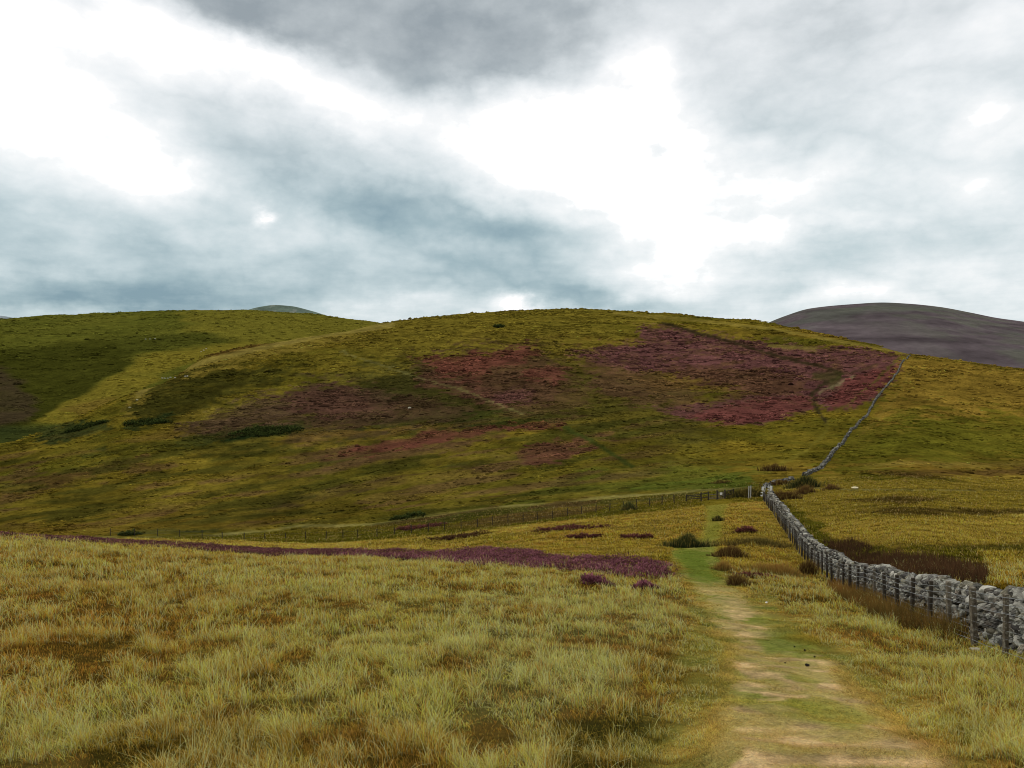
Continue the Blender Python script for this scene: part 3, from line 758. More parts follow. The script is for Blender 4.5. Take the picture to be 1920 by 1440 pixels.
# ------------------------------------------------------------------ moorland growth on the slopes (tussocks too many to count)
def slope_growth(name, hf, colf, y0, y1, dens_f, t0, t1, label, size=1.0, seed=3):
    r = np.random.default_rng(seed)
    ylist = np.exp(np.linspace(math.log(y0), math.log(y1), 12))
    b = Bag()
    for a, c in zip(ylist[:-1], ylist[1:]):
        ym = (a + c) / 2
        n = int((t1 - t0) * (c * c - a * a) / 2 * dens_f(ym))
        Yv = np.sqrt(r.uniform(a * a, c * c, n)); Xv = r.uniform(t0, t1, n) * Yv
        Zv = hf(Xv, Yv)
        col = colf(Xv, Yv, Zv) / K
        s = size * 1.12 * np.clip(ym / 330, .55, 1.9) * np.clip(r.lognormal(0, .4, n), .4, 2.4)
        px, py = proj(Xv, Yv, Zv)
        red = np.clip((col[:, 0] / (col[:, 1] + 1e-4) - 1.25) / .9, 0, 1)       # heather is bushier than grass
        clump = smooth(-.5, .5, fbm(Xv / 9, Yv / 7, seed + 5, 3))
        hgt = s * (.27 + .2 * red) * (.5 + .7 * clump)
        wid = s * (.8 + .2 * red)
        jit = np.clip(1.06 + .34 * r.normal(0, 1, n), .4, 2.0)
        # bare ground along the tracks
        keep = np.ones(n, bool)
        if hf is height:
            keep = (Yv > 121)
            d = np.full(n, 99.)
            for pts, w in TRACK_LINES: d = np.minimum(d, sd_line(px, py, pts) / w)
            for cc, pts, w, am in HILL_LINES: d = np.minimum(d, sd_line(px, py, pts) / w * 1.1)
            keep &= d > 1.0
        keep &= r.random(n) < np.clip(.62 + .9 * fbm(Xv / 26, Yv / 20, seed + 9, 3), .12, 1)
        P = np.stack([Xv, Yv, Zv - .05], -1)[keep]
        for q in range(3):
            cq = (col * (jit * r.uniform(.85, 1.15, n))[:, None])[keep]
            off = r.normal(0, .28, (len(P), 2)) * s[keep, None]
            Q = P.copy(); Q[:, :2] += off
            blades(b, Q, hgt[keep] * r.uniform(.7, 1.2, len(P)), wid[keep], r.uniform(0, 6.28, len(P)), np.full(len(P), .35), cq * .2, np.clip(cq * 1.42, 0, .6), 2, r.uniform(-.6, .6, len(P)) + 0.)  # dark roots, light tips: dead thatch, plus shade under tussocks painted in
    return tag(b.build(name, M_heather), label, kind='stuff')
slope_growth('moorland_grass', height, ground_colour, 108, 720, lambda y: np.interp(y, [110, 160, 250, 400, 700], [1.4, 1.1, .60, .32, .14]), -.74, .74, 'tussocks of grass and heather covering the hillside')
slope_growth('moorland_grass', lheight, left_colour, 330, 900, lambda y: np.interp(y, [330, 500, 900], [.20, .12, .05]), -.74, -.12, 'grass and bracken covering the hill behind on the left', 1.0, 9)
print('slopes', time.time() - T0)

# ------------------------------------------------------------------ heather, rushes, shrubs
def domes(bag, cx, cy, R, Hh, n_each, sprig, wid, c_low, c_top, upright=.35, hf=height, segs=1, jit=.38):
    """cushions of sprigs: round-topped, ragged."""
    m = len(cx)
    idx = np.repeat(np.arange(m), n_each)
    n = len(idx)
    a = rng.uniform(0, 6.28, n); r = np.sqrt(rng.random(n))
    rr = R[idx] * r * (1 + .18 * np.sin(a * 3 + idx) + .1 * np.sin(a * 7 + idx * 2))
    x = cx[idx] + np.cos(a) * rr; y = cy[idx] + np.sin(a) * rr
    k = np.sqrt(np.clip(1 - r * r, 0, 1))
    lump = .75 + .35 * fbm(x * 2.2, y * 2.2, 111, 2)
    z = hf(x, y) + Hh[idx] * k * lump - sprig * .4
    low = np.asarray(c_low); top = np.asarray(c_top)
    low = low[idx] if low.ndim == 2 else np.broadcast_to(low, (n, 3)); top = top[idx] if top.ndim == 2 else np.broadcast_to(top, (n, 3))
    t = np.clip(k * lump + rng.normal(0, .18, n), 0, 1)[:, None]
    col = low + (top - low) * t
    col = col * np.clip(1 + jit * rng.normal(0, 1, n), .3, 2.2)[:, None]
    h = sprig * rng.uniform(.6, 1.5, n)
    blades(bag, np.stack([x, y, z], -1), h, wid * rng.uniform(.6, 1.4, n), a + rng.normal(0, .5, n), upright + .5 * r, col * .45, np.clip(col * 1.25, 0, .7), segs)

def ellipse_pts(px, py, wpx, hpx, n):
    """points inside a patch that the photo shows around (px,py)."""
    a = rng.uniform(0, 6.28, n); r = np.sqrt(rng.random(n))
    return px + np.cos(a) * r * wpx / 2, py + np.sin(a) * r * hpx / 2

# band of flowering heather on the brow
b = Bag()
n = 9000
Yv = np.sqrt(rng.uniform(22 ** 2, 72 ** 2, n * 3)); Xv = rng.uniform(-.95, .3, n * 3) * Yv
Zv = height(Xv, Yv); px, py = proj(Xv, Yv, Zv)
m = rng.random(len(Xv)) < heather_mask(px, py, Xv, Yv) * np.where(px < 150, .55, .9)
Xv, Yv, px, py = Xv[m], Yv[m], px[m], py[m]
thin = rng.random(len(Xv)) < .62; Xv, Yv, px, py = Xv[thin], Yv[thin], px[thin], py[thin]
bright = np.clip(smooth(500, 1000, px) + .5 * fbm(Xv / 1.6, Yv / 2, 121, 3) + .2 * rng.normal(0, 1, len(Xv)), 0, 1)[:, None]
top = (lin((106, 68, 66)) * (1 - bright) + lin((136, 84, 92)) * bright) / K * np.clip(rng.normal(1.05, .28, len(Xv)), .5, 1.8)[:, None]
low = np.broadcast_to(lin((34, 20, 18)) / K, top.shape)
print('heather clumps', len(Xv))
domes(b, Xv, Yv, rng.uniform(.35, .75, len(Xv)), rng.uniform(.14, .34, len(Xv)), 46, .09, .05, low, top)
tag(b.build('heather', M_heather), 'band of purple heather in flower along the brow', kind='stuff')

PUR = lin((136, 82, 92)) / K; PURL = lin((36, 22, 20)) / K
MAR = lin((112, 68, 58)) / K; BRN = lin((92, 66, 42)) / K; BRNL = lin((50, 40, 28)) / K
def heather_thing(px, py, wpx, hpx, label, cols=(PURL, PUR), ncl=26, Y=None, sc_=1.0, name='heather_clump', cat='heather', group='heather clumps on the slope', Hm=.3):
    c = hit(px, py) if Y is None else at(px, Y)
    W = wpx * c[1] / F; D = max(.7 * W, .8) if W < 2.5 else max(.35 * W, 1.2)
    bb = Bag()
    a = rng.uniform(0, 6.28, ncl); r = np.sqrt(rng.random(ncl)) * .8
    cx = c[0] + np.cos(a) * r * W / 2; cy = c[1] + np.sin(a) * r * D / 2
    s = np.clip(W / 4, .28, 1.6) * sc_
    domes(bb, cx, cy, rng.uniform(.5, 1.0, ncl) * s * .8, rng.uniform(.6, 1.15, ncl) * Hm * min(1.6, max(.8, hpx * c[1] / F / .35)), 70, .11 * max(1, c[1] / 45), .06 * max(1, c[1] / 40), cols[0], cols[1])
    o = bb.build(name, M_heather, c); o.location = c
    return tag(o, label, cat, group)
heather_thing(1120, 1098, 68, 24, 'rounded purple heather clump in the straw grass below the end of the band', ncl=18)
heather_thing(1205, 1108, 66, 20, 'low purple heather clump in the grass close to the left edge of the path', ncl=18)
heather_thing(1422, 1084, 90, 14, 'thin purple heather strip in pale grass between path and fence', (BRNL, MAR), ncl=22, Hm=.25)
heather_thing(1392, 998, 52, 14, 'maroon heather clump right of the grassy path below the gate', (PURL, MAR), ncl=14)
heather_thing(1072, 992, 170, 12, 'long maroon heather strip below the middle of the post fence', (PURL, MAR), ncl=34)
heather_thing(1095, 1008, 78, 14, 'dark maroon heather mound below the long strip in the valley', (PURL, MAR), ncl=18)
heather_thing(1188, 1011, 70, 14, 'dark maroon heather mound just left of the dark green rushes', (PURL, MAR), ncl=18)
heather_thing(865, 1008, 130, 10, 'brownish heather strip above the flowering band in mid valley', (PURL, BRN), ncl=30)
heather_thing(790, 990, 110, 12, 'reddish brown heather strip crossed by the post fence on the left', (PURL, MAR), ncl=26)

def rush_thing(px, py, wpx, hpx, label, c_low, c_top, n=700, name='rush_clump', cat='rushes', group='rush clumps on the moor', Y=None, dep=None):
    c = hit(px, py) if Y is None else at(px, Y)
    W = 1.3 * wpx * c[1] / F; D = dep or max(.5 * W, .6); Hh = hpx * c[1] / F
    n = int(n * 1.9)
    ph = rng.uniform(0, 6.28, 3)
    a = rng.uniform(0, 6.28, n); r = np.minimum(np.abs(rng.normal(0, .52, n)), 1.02)
    rad = 1 + .22 * np.sin(2 * a + ph[0]) + .16 * np.sin(5 * a + ph[1])
    x = c[0] + np.cos(a) * r * W / 2 * rad; y = c[1] + np.sin(a) * r * D / 2 * rad
    z = height(x, y) - .02
    h = Hh * rng.uniform(.5, 1.1, n) * (1 - .28 * np.minimum(r, 1.4) ** 2) * (1 + .35 * fbm(x * 1.3, y * 1.3, 160, 2))
    k = np.clip(rng.normal(.5, .3, n), 0, 1)[:, None]
    ct = (np.asarray(c_top) * (1 + .25 * (k - .5))) * np.clip(rng.normal(1, .2, n), .5, 1.6)[:, None]
    cb = np.asarray(c_low) * np.ones((n, 1))
    pale = (rng.random(n) < .16 + .25 * (r > .8))[:, None]; ct = np.where(pale, lin((150, 128, 62)) / K, ct)
    bb = Bag()
    blades(bb, np.stack([x, y, z], -1), h, np.full(n, max(.009, .00065 * c[1])) * rng.uniform(.7, 1.5, n), a + rng.normal(0, .6, n), np.abs(rng.normal(.16, .12, n)) + .18 * r, cb, ct, 2)
    o = bb.build(name, M_rush, c); o.location = c
    return tag(o, label, cat, group)
DG = lin((40, 46, 26)) / K; DGT = lin((66, 72, 38)) / K; RB = lin((52, 38, 24)) / K; RBT = lin((98, 72, 40)) / K; AM = lin((140, 104, 52)) / K; OL = lin((88, 78, 36)) / K
rush_thing(1288, 1027, 66, 22, 'dark green rush clump in a hollow beside the grassy path', DG * .7, DGT * .8, 1600)
rush_thing(1366, 1042, 62, 20, 'dark brown rush clump right of the path, level with the hollow', RB, RBT * .75, 1400)
rush_thing(1357, 1070, 32, 20, 'small straw-brown rush tuft right of the green part of the path', OL, AM, 500)
rush_thing(1455, 1076, 96, 24, 'broad pale straw rush clump between path and fence', OL, AM * 1.05, 1300)
rush_thing(1514, 1078, 32, 24, 'small dark rush tuft at the foot of the fence', RB * .8, RBT * .7, 700)
rush_thing(1383, 1098, 30, 24, 'dark brown tuft at the left end of the thin heather strip', RB, RBT * .85, 700)
rush_thing(1425, 1022, 130, 14, 'long olive-brown rush strip running right from path to wall', RB, OL, 1800)
rush_thing(1347, 977, 16, 12, 'tiny dark tuft standing in the grassy path below the gate', DG * .6, DG, 260)
rush_thing(1178, 956, 22, 16, 'dark green bushy tuft growing against a post of the valley fence', DG, DGT, 500)
rush_thing(1352, 905, 24, 9, 'dark tuft on the green slope above the gate', RB, OL, 300, Y=128)
rush_thing(1453, 882, 40, 13, 'dark brown rush clump on the hill foot behind the wall bend', RB * .8, RBT * .7, 700)
rush_thing(1462, 897, 44, 12, 'brown rush clump in the gap of the tumbled wall', RB * .8, RBT * .7, 700, Y=118)
rush_thing(1508, 906, 48, 19, 'dark green rush mound in front of the tumbled hill wall', DG * .7, DGT * .7, 1400, Y=112)
rush_thing(1474, 941, 36, 22, 'big brown rush mound on the far side of the wall near its bend', RB, RBT * .75, 1300, Y=98)
rush_thing(1508, 936, 32, 16, 'reddish brown tuft in the field right of the wall bend', RB, RBT, 500, Y=102)
rush_thing(1558, 936, 30, 12, 'small reddish brown tuft in the amber field beyond the wall', RB, RBT, 400, Y=104)
rush_thing(1400, 938, 48, 18, 'dark rush thicket between the gate and the wall bend', DG * .8, OL * .75, 1400, Y=106)
rush_thing(1368, 940, 20, 13, 'low dark rushes behind the right-hand end rail of the gate fence', DG * .7, DG, 500, Y=108)

# rushes too many to count
def rush_mass(polys, label, c_low, c_top, dens, hh, y0, y1, x0, x1, wid):
    n = int(dens * (y1 - y0) * (x1 - x0))
    Xv = rng.uniform(x0, x1, n); Yv = rng.uniform(y0, y1, n)
    Zv = height(Xv, Yv); px, py = proj(Xv, Yv, Zv)
    m = np.zeros(n, bool)
    for p in polys: m |= sdf_poly(px, py + fbm(Xv / 1.5, Yv / 1.5, 131, 2) * 4, p) < 0
    Xv, Yv, Zv = Xv[m], Yv[m], Zv[m]; n = len(Xv)
    bb = Bag()
    q = fbm(Xv / 1.2, Yv / 1.2, 132, 2)
    t = np.clip(.5 + .6 * q + rng.normal(0, .2, n), 0, 1)[:, None]
    ct = c_top[0] * (1 - t) + c_top[1] * t
    blades(bb, np.stack([Xv, Yv, Zv - .02], -1), hh * rng.uniform(.55, 1.2, n) * (1 + .3 * q), wid * rng.uniform(.7, 1.4, n), rng.uniform(0, 6.28, n), np.abs(rng.normal(.25, .2, n)), np.broadcast_to(c_low, (n, 3)), ct * np.clip(rng.normal(1, .22, n), .5, 1.7)[:, None], 2)
    print(label, n)
    return tag(bb.build('rushes', M_rush), label, kind='stuff')
rush_mass([[(1556,1046),(1620,1036),(1700,1046),(1790,1058),(1852,1078),(1850,1096),(1780,1092),(1700,1092),(1600,1076)], [(1540,1018),(1600,1016),(1640,1030),(1570,1040)]],
          'dark brown rushes in the wet hollow behind the wall', lin((44, 32, 22)) / K, (lin((60, 44, 28)) / K, lin((86, 60, 38)) / K), 90, .6, 22, 58, 12, 34, .03)
rush_mass([[(1530,1085),(1580,1092),(1700,1130),(1800,1165),(1815,1205),(1760,1200),(1660,1168),(1580,1128)]],
          'reddish brown rushes along the foot of the fence and wall', lin((58, 48, 24)) / K, (lin((132, 92, 44)) / K, lin((104, 84, 40)) / K), 330, .5, 14, 34, 8, 18, .014)
print('plants', time.time() - T0)

# bushes and bracken on the hill
def bush_thing(px, py, wpx, hpx, label, low, top, n=30, Y=None, group='dark bushes on the hill', name='bush', cat='bush', hf=height):
    c = hit(px, py, hf, 100)
    W = wpx * c[1] / F; D = W * .5; Hh = hpx * c[1] / F
    a = rng.uniform(0, 6.28, n); r = np.sqrt(rng.random(n)) * .85
    cx = c[0] + np.cos(a) * r * W / 2; cy = c[1] + np.sin(a) * r * D / 2
    bb = Bag()
    domes(bb, cx, cy, rng.uniform(.5, 1, n) * W * .13, rng.uniform(.6, 1.1, n) * Hh, 40, Hh * .3, Hh * .35, low, top, hf=hf)
    o = bb.build(name, M_heather, c); o.location = c
    return tag(o, label, cat, group)
BL = lin((34, 42, 20)) / K; BT = lin((56, 64, 28)) / K
bush_thing(936, 614, 28, 7, 'dark bush standing alone just below the hill crest', BL, BT, 14)
bush_thing(500, 812, 150, 9, 'long dark green bracken bed in the gully of the hill', BL, BT, 60, name='bracken_bed', cat='bracken', group='bracken beds')
bush_thing(275, 795, 90, 8, 'dark green bracken strip slanting under the yellow spur', BL, BT, 40, name='bracken_bed', cat='bracken', group='bracken beds')
bush_thing(160, 803, 90, 8, 'dark green bracken bed at the foot of the left hill', BL, BT, 40, name='bracken_bed', cat='bracken', group='bracken beds')
bush_thing(765, 971, 70, 9, 'green bush row beside the track in the valley', BL, lin((70, 78, 36)) / K, 24)
bush_thing(240, 1004, 60, 9, 'dark green bushes beside the pale track at the far left', BL, lin((70, 76, 36)) / K, 18)

# ------------------------------------------------------------------ stones
def ico(sub):
    import bmesh
    bm = bmesh.new(); bmesh.ops.create_icosphere(bm, subdivisions=sub, radius=1)
    v = np.array([p.co[:] for p in bm.verts]); f = np.array([[q.index for q in p.verts] for p in bm.faces]); bm.free()
    return v, f
def stone_shapes(sub, k, seed):
    r = np.random.default_rng(seed); out = []
    v0, f0 = ico(sub)
    for i in range(k):
        v = v0.copy()
        for _ in range(7):                     # knock flat faces onto it
            d = r.normal(0, 1, 3); d /= np.linalg.norm(d); lim = r.uniform(.52, .86)
            s = v @ d; m = s > lim; v[m] -= np.outer(s[m] - lim, d)
        v += .05 * r.normal(0, 1, v.shape)
        out.append(v)
    return out, f0
ST_HI = stone_shapes(3, 10, 1); ST_MID = stone_shapes(2, 10, 2); ST_LO = stone_shapes(1, 8, 3)
def rot(ax, ay, az):
    return np.array(Matrix.Rotation(az, 3, 'Z') @ Matrix.Rotation(ay, 3, 'Y') @ Matrix.Rotation(ax, 3, 'X'))
def add_stone(bag, pos, size, yaw, shapes, col, tilt=.2):
    sh, f = shapes; v = sh[rng.integers(len(sh))] * size
    R = rot(*rng.normal(0, tilt, 2), yaw + rng.normal(0, .2))
    bag.add(v @ R.T + pos, f, np.broadcast_to(col, v.shape))

STONE_T = [(116,115,110), (90,88,86), (140,139,133), (98,92,84), (164,163,156), (74,72,70), (118,114,100)]
def stone_colour(k=1.0):
    return lin(STONE_T[rng.integers(len(STONE_T))]) / K * np.array([1.05, 1.0, .91]) * rng.uniform(.35, 1.0) * k

def build_wall(pts, H, thick, label, group, decay=0., lod=None):
    """dry stone wall along ground points: rubble fill, face stones, coping."""
    pts = np.asarray(pts, float)
    seg = np.hypot(*np.diff(pts[:, :2], axis=0).T); S = np.r_[0, np.cumsum(seg)]
    root = empty('stone_wall', (pts[0, 0], pts[0, 1], float(height(pts[0, 0], pts[0, 1]))))
    O = np.array(root.location)
    def P(s, off, h):
        x = np.interp(s, S, pts[:, 0]); y = np.interp(s, S, pts[:, 1])
        i = int(np.clip(np.searchsorted(S, s) - 1, 0, len(seg) - 1)); d = (pts[i + 1] - pts[i])[:2] / seg[i]
        nx, ny = d[1], -d[0]
        x += nx * off; y += ny * off
        return np.array([x, y, float(height(x, y)) + h]), math.atan2(d[1], d[0])
    def Hs(s): return H * (1 - decay * (.5 + .5 * float(vnoise(s / 4., .3, 77))) + .06 * float(vnoise(s / 2.3, 1.7, 78)))
    faces, cope = Bag(), Bag()
    s = 0.
    while s < S[-1]:
        p, yaw = P(s, 0, 0); dist = max(p[1], 4)
        big = np.clip(dist / 60, 1, 1.9)
        shp = ST_HI if dist < 21 else (ST_MID if dist < 45 else ST_LO)
        Hh = Hs(s)
        step = .23 * big
        for side in ((-1, 1) if dist < 60 else (-1, 1)):
            h = .05
            while h < Hh - .18:
                L = rng.uniform(.09, .20) * big; V_ = rng.uniform(.05, .11) * big; D = rng.uniform(.12, .2) * big
                half = thick * (.5 - .16 * h / H)
                q, yw = P(np.clip(s + rng.uniform(-.12, .12) * big, 0, S[-1]), side * (half + rng.uniform(-.06, .05)), h + rng.uniform(-.03, .03))
                add_stone(faces, q, (L, D, V_), yw, shp, stone_colour(.66 if dist < 110 else rng.uniform(.14, .48)), .28)
                h += V_ * 1.35
        q, yw = P(s, rng.uniform(-.06, .06), Hh - .06)
        add_stone(cope, q, (rng.uniform(.14, .30) * big, rng.uniform(.2, .3) * max(1, big * .8), rng.uniform(.12, .2) * big), yw, shp, stone_colour(.82 if dist < 110 else rng.uniform(.18, .62)), .25)
        if rng.random() < .5:
            q, yw = P(s, rng.uniform(-.1, .1), Hh + .06)
            add_stone(cope, q, np.array((rng.uniform(.14, .24), rng.uniform(.16, .24), rng.uniform(.08, .14))) * big, yw, shp, stone_colour(.85 if dist < 110 else rng.uniform(.18, .62)), .25)
        s += step * rng.uniform(.8, 1.2)
    faces.build('face_stones', M_stone, O, root); cope.build('coping_stones', M_stone, O, root)
    n = max(2, int(S[-1] / .8)); sv = np.linspace(0, S[-1], n); vs = []
    for s in sv:
        for off, k in ((-.36, 0), (-.27, 1), (.27, 1), (.36, 0)):
            q, _ = P(s, off * thick / .72 * .8, (Hs(s) - .2) * k - (.25 if not k else 0)); vs.append(q - O)
    fs = []
    for i in range(n - 1):
        for j in range(3): fs.append((i * 4 + j, i * 4 + j + 1, i * 4 + 5 + j, i * 4 + 4 + j))
    make_mesh('rubble_fill', np.array(vs), np.array(fs), None, False, M_core, root)
    return tag(root, label, 'stone wall', group)
wy = np.r_[np.arange(8, 100, 1.5), 100.]
wp = np.stack([wall_x(wy), wy], -1)
build_wall(wp, 1.0, .74, 'long grey dry stone wall running down from the right edge to the bend by the gate', 'dry stone walls')
hp = [hit(px, py, None, 100)[:2] for px, py in ((1436,916),(1447,909),(1466,905),(1486,899))]
build_wall(hp, .5, .8, 'short tumbled stretch of stone wall at the bend beside the stile', 'dry stone walls', .6)
hp = [hit(px, py, None, 100)[:2] for px, py in ((1508,892),(1518,887),(1530,882),(1560,850),(1585,822),(1612,790),(1640,752),(1662,725),(1684,697),(1700,674),(1706,667))]
build_wall(hp, .52, .52, 'stone wall climbing the hill between purple heather and amber field', 'dry stone walls', .75)
print('walls', time.time() - T0)

def rock(px, py, wpx, hpx, label, Y=None, name='stone', hf=None, cat='stone', colr=(124,116,102), group=None, sub=ST_HI):
    c = at(px, Y) if Y else hit(px, py, hf, 4)
    s = c[1] / F
    bb = Bag(); add_stone(bb, c + np.array([0, 0, hpx * s * .3]), (wpx * s / 2, wpx * s / 2.6, hpx * s / 2 * 1.15), rng.uniform(-.3, .3), sub, lin(colr) / K, .1)
    o = bb.build(name, M_stone, c); o.location = c
    return tag(o, label, cat, group)
rock(1829, 1213, 24, 9, 'flat pale stone lying in the grass near the second fence post', Y=14.6)
rock(1843, 1222, 12, 6, 'smaller brown stone beside the flat pale stone', Y=14.3, colr=(120,104,84))
rock(1920, 1224, 32, 24, 'pale grey boulder fallen from the wall at the right edge', Y=13.9)
rock(1437, 1131, 4.5, 4, 'tiny white stone in the grass right of the path', colr=(225,222,210), sub=ST_MID)
rock(1385, 1086, 5, 3, 'tiny pale stone by the dark tuft beside the path', colr=(190,182,160), sub=ST_MID)
rock(768, 766, 7, 4, 'pale rock outcrop in the dark slope of the hill', colr=(150,144,124), sub=ST_MID)
rock(257, 751, 7, 3, 'pale rock on the edge of the yellow spur, upper of two', hf=None, colr=(128,120,84), sub=ST_MID)
rock(243, 765, 7, 3, 'pale rock on the edge of the yellow spur, lower of two', hf=None, colr=(128,120,84), sub=ST_MID)
rock(1603, 932, 16, 4, 'flat pale stone in the amber field below the far track', Y=104, colr=(176,164,128), sub=ST_MID)
for px, py, w, h, lb in ((1513.5,1250,10,6,'largest dark dropping on the worn path'), (1509,1222,5,5,'dark dropping on the path beside the green strip, nearer of its pair'),
                         (1490,1214,5,3,'dark dropping on the green strip of the path'), (1472,1244,4,3,'small dark dropping left of the largest one on the path'), (1527,1233,5,3,'small dark dropping at the right edge of the worn path')):
    c = hit(px, py); s = c[1] / F; bb = Bag()
    for q in range(3): add_stone(bb, c + np.array([rng.normal(0, .15) * w * s, rng.normal(0, .1) * w * s, h * s * (.35 + .1 * q)]), np.array((w * .36, w * .3, h * .4)) * s, 0, ST_MID, (0.02, .016, .012), .2)
    o = bb.build('dropping', M_dung, c); o.location = c; tag(o, lb, 'dropping', 'dark droppings on the path')

# ------------------------------------------------------------------ fences, gate, stile
def box_arrays(p0, p1, wx, wy, bev=.12, up=(0, 0, 1)):
    """bevelled squared bar from p0 to p1."""
    p0 = np.asarray(p0, float); p1 = np.asarray(p1, float); d = p1 - p0; L = np.linalg.norm(d); d = d / L
    a = np.array((1., 0, 0)) if abs(d[2]) > .8 else np.cross(d, (0, 0, 1.)); a -= d * (a @ d); a /= np.linalg.norm(a); b_ = np.cross(d, a)
    q = 1 - bev * 2
    ring = [(-1, -q), (-q, -1), (q, -1), (1, -q), (1, q), (q, 1), (-q, 1), (-1, q)]
    vs = []
    for t, k in ((0, 1), (L - min(wx, wy) * .15, 1), (L, .82)):
        for u, v in ring: vs.append(p0 + d * t + a * u * wx / 2 * k + b_ * v * wy / 2 * k)
    vs.append(p0); vs.append(p1)
    f = []
    for s in range(2):
        for i in range(8):
            j = (i + 1) % 8; f += [(s * 8 + i, s * 8 + j, s * 8 + 8 + j), (s * 8 + i, s * 8 + 8 + j, s * 8 + 8 + i)]
    for i in range(8):
        j = (i + 1) % 8; f += [(24, j, i), (25, 16 + i, 16 + j)]
    return np.array(vs), np.array(f)
def bar(name, p0, p1, wx, wy, mat, parent, O):
    v, f = box_arrays(np.asarray(p0) - O, np.asarray(p1) - O, wx, wy)
    return make_mesh(name, v, f, None, False, mat, parent)
def wire_mesh(name, lines, r, mat, parent, O):
    vs, fs, n = [], [], 0
    for ln in lines:
        ln = np.asarray(ln) - O
        for p in ln:
            for k in range(3):
                a = k * 2.094; vs.append(p + np.array((0, math.cos(a) * r, math.sin(a) * r)) + np.array((math.cos(a) * r * .7, 0, 0)))
        for i in range(len(ln) - 1):
            for k in range(3):
                j = (k + 1) % 3; fs.append((n + i * 3 + k, n + i * 3 + j, n + i * 3 + 3 + j, n + i * 3 + 3 + k))
        n += len(ln) * 3
    return make_mesh(name, np.array(vs), np.array(fs), None, False, mat, parent)

def wire_fence(P, Hs, wx, mat_f, label, group, heights, r, net_to=0, lean=.03):
    O = P[0].copy(); root = empty('wire_fence', O)
    tops = []
    for i, p in enumerate(P):
        h = Hs[i]; l = rng.normal(0, lean, 2)
        w = wx * rng.uniform(.85, 1.25)
        tip = p + np.array([l[0] * h, l[1] * h, h]); tops.append((p, tip, h))
        bar('post', p - np.array([0, 0, .25]), tip, w, w * rng.uniform(.85, 1.1), mat_f(i), root, O)
    lines = []
    for hh in heights:
        ln = []
        for i, (a, t, h) in enumerate(tops):
            q = a + (t - a) * min(hh / h, .97) + np.array((-.06, -.02, 0)); ln.append(q)
            if i < len(tops) - 1:
                a2, t2, h2 = tops[i + 1]; q2 = a2 + (t2 - a2) * min(hh / h2, .97) + np.array((-.06, -.02, 0)); ln.append((q + q2) / 2 - np.array((0, 0, .012)))
        lines.append(ln)
    for i, ln in enumerate(lines): wire_mesh('wire', [ln], r, M_wire, root, O)
    if net_to:
        vl = []
        for i in range(min(net_to, len(P) - 1)):
            for t in np.arange(.1, 1, .1):
                q = P[i] * (1 - t) + P[i + 1] * t; z = float(height(q[0], q[1])); q = np.array([q[0] - .06, q[1] - .02, z])
                vl.append([q + np.array((0, 0, .05)), q + np.array((0, 0, .85))])
        for k in (.2, .35, .5, .67, .83):
            ln = []
            for i in range(net_to + 1): ln.append(P[i] + np.array((-.06, -.02, k)))
            vl.append(ln)
        wire_mesh('netting', vl, .0022, M_wire, root, O)
    return tag(root, label, 'fence', group)
fy = [11.9, 13.7]
while fy[-1] < 98: fy.append(fy[-1] + 1.72 * (1 + rng.normal(0, .04)))
FP = [np.array([fence_x(y), y, float(height(fence_x(y), y))]) for y in fy]
FH = [1.2 + rng.normal(0, .03) for _ in fy]
wire_fence(FP, FH, .085, lambda i: M_post if i < 4 or i % 5 == 3 else M_darkpost, 'wooden post and wire fence close along the stone wall', 'post and wire fences', (.12, .82, .98, 1.12), .006, 10)

vp = [(207,1020,128),(252,1020,126),(295,1020,124),(337,1020,122),(379,1021,119),(417,1022,116),(458,1022,113),(497,1022,110),(535,1022,108),(573,1020,107),(611,1017,106.5),(643,1015,106),(671,1013,106),(707,1009,106),
      (740,1002,106),(772,0,106),(803,0,106),(834,0,106),(865,991,106),(895,987,106),(923.7,984,106),(952.4,982,106),(981,979,106),(1007.7,976,106),(1036,974,106),(1064.6,970,106),(1090.6,966,106),(1117,963,106),(1143,959,106),(1168.7,955,106),(1193.5,950,106),(1218,948,106),(1241.5,945,106),(1264,944,106)]
VP = [at(px, Y) for px, _, Y in vp]
VH = [1.22 + rng.normal(0, .05) for _ in vp]
wire_fence(VP, VH, .10, lambda i: M_darkpost, 'dark post and wire fence crossing the valley from the gate to the left', 'post and wire fences', (.5, 1.0), .0025, 0, .03)

# gate and rails
YG = 106.0
gp = {k: at(px, YG) for k, px in dict(a=1287, b=1314.7, c=1328.3, d=1344.7, e=1359.2, f=1375).items()}
def up(p, h): return np.asarray(p, float) + np.array((0, 0, h))
zg = min(gp['d'][2], gp['e'][2])
root = empty('rail_fence', gp['b']); O = np.array(gp['b'])
for k, h in (('a', 1.0), ('b', 1.3), ('c', 1.25)): bar('post', up(gp[k], -.2), up(gp[k], h), .16, .16, M_darkpost, root, O)
for h in (.45, .75, 1.0): bar('rail', up(gp['a'], h * .85), up(gp['b'], h), .09, .1, M_darkpost, root, O)
for h in (.5, 1.05): bar('rail', up(gp['b'], h), up(gp['c'], h), .09, .11, M_darkpost, root, O)
for h in (.2, .42, .78): bar('rail', up(gp['c'], h), up(gp['d'], h), .08, .1, M_post, root, O)
tag(root, 'dark wooden post and rail fence on the left side of the gate', 'fence', 'rail fences beside the gate')
root = empty('gate', gp['d']); O = np.array(gp['d'])
for k in 'de': bar('post', up(gp[k], -.2), up(gp[k], 1.35), .17, .17, M_darkpost, root, O)
A = up(gp['d'], 0) + np.array((.14, -.02, 0)); B = up(gp['e'], 0) + np.array((-.14, -.02, 0)); A[2] = B[2] = zg
leaf = bar('gate_leaf', up(A, .12), up(B, .12), .05, .09, M_post, root, O)
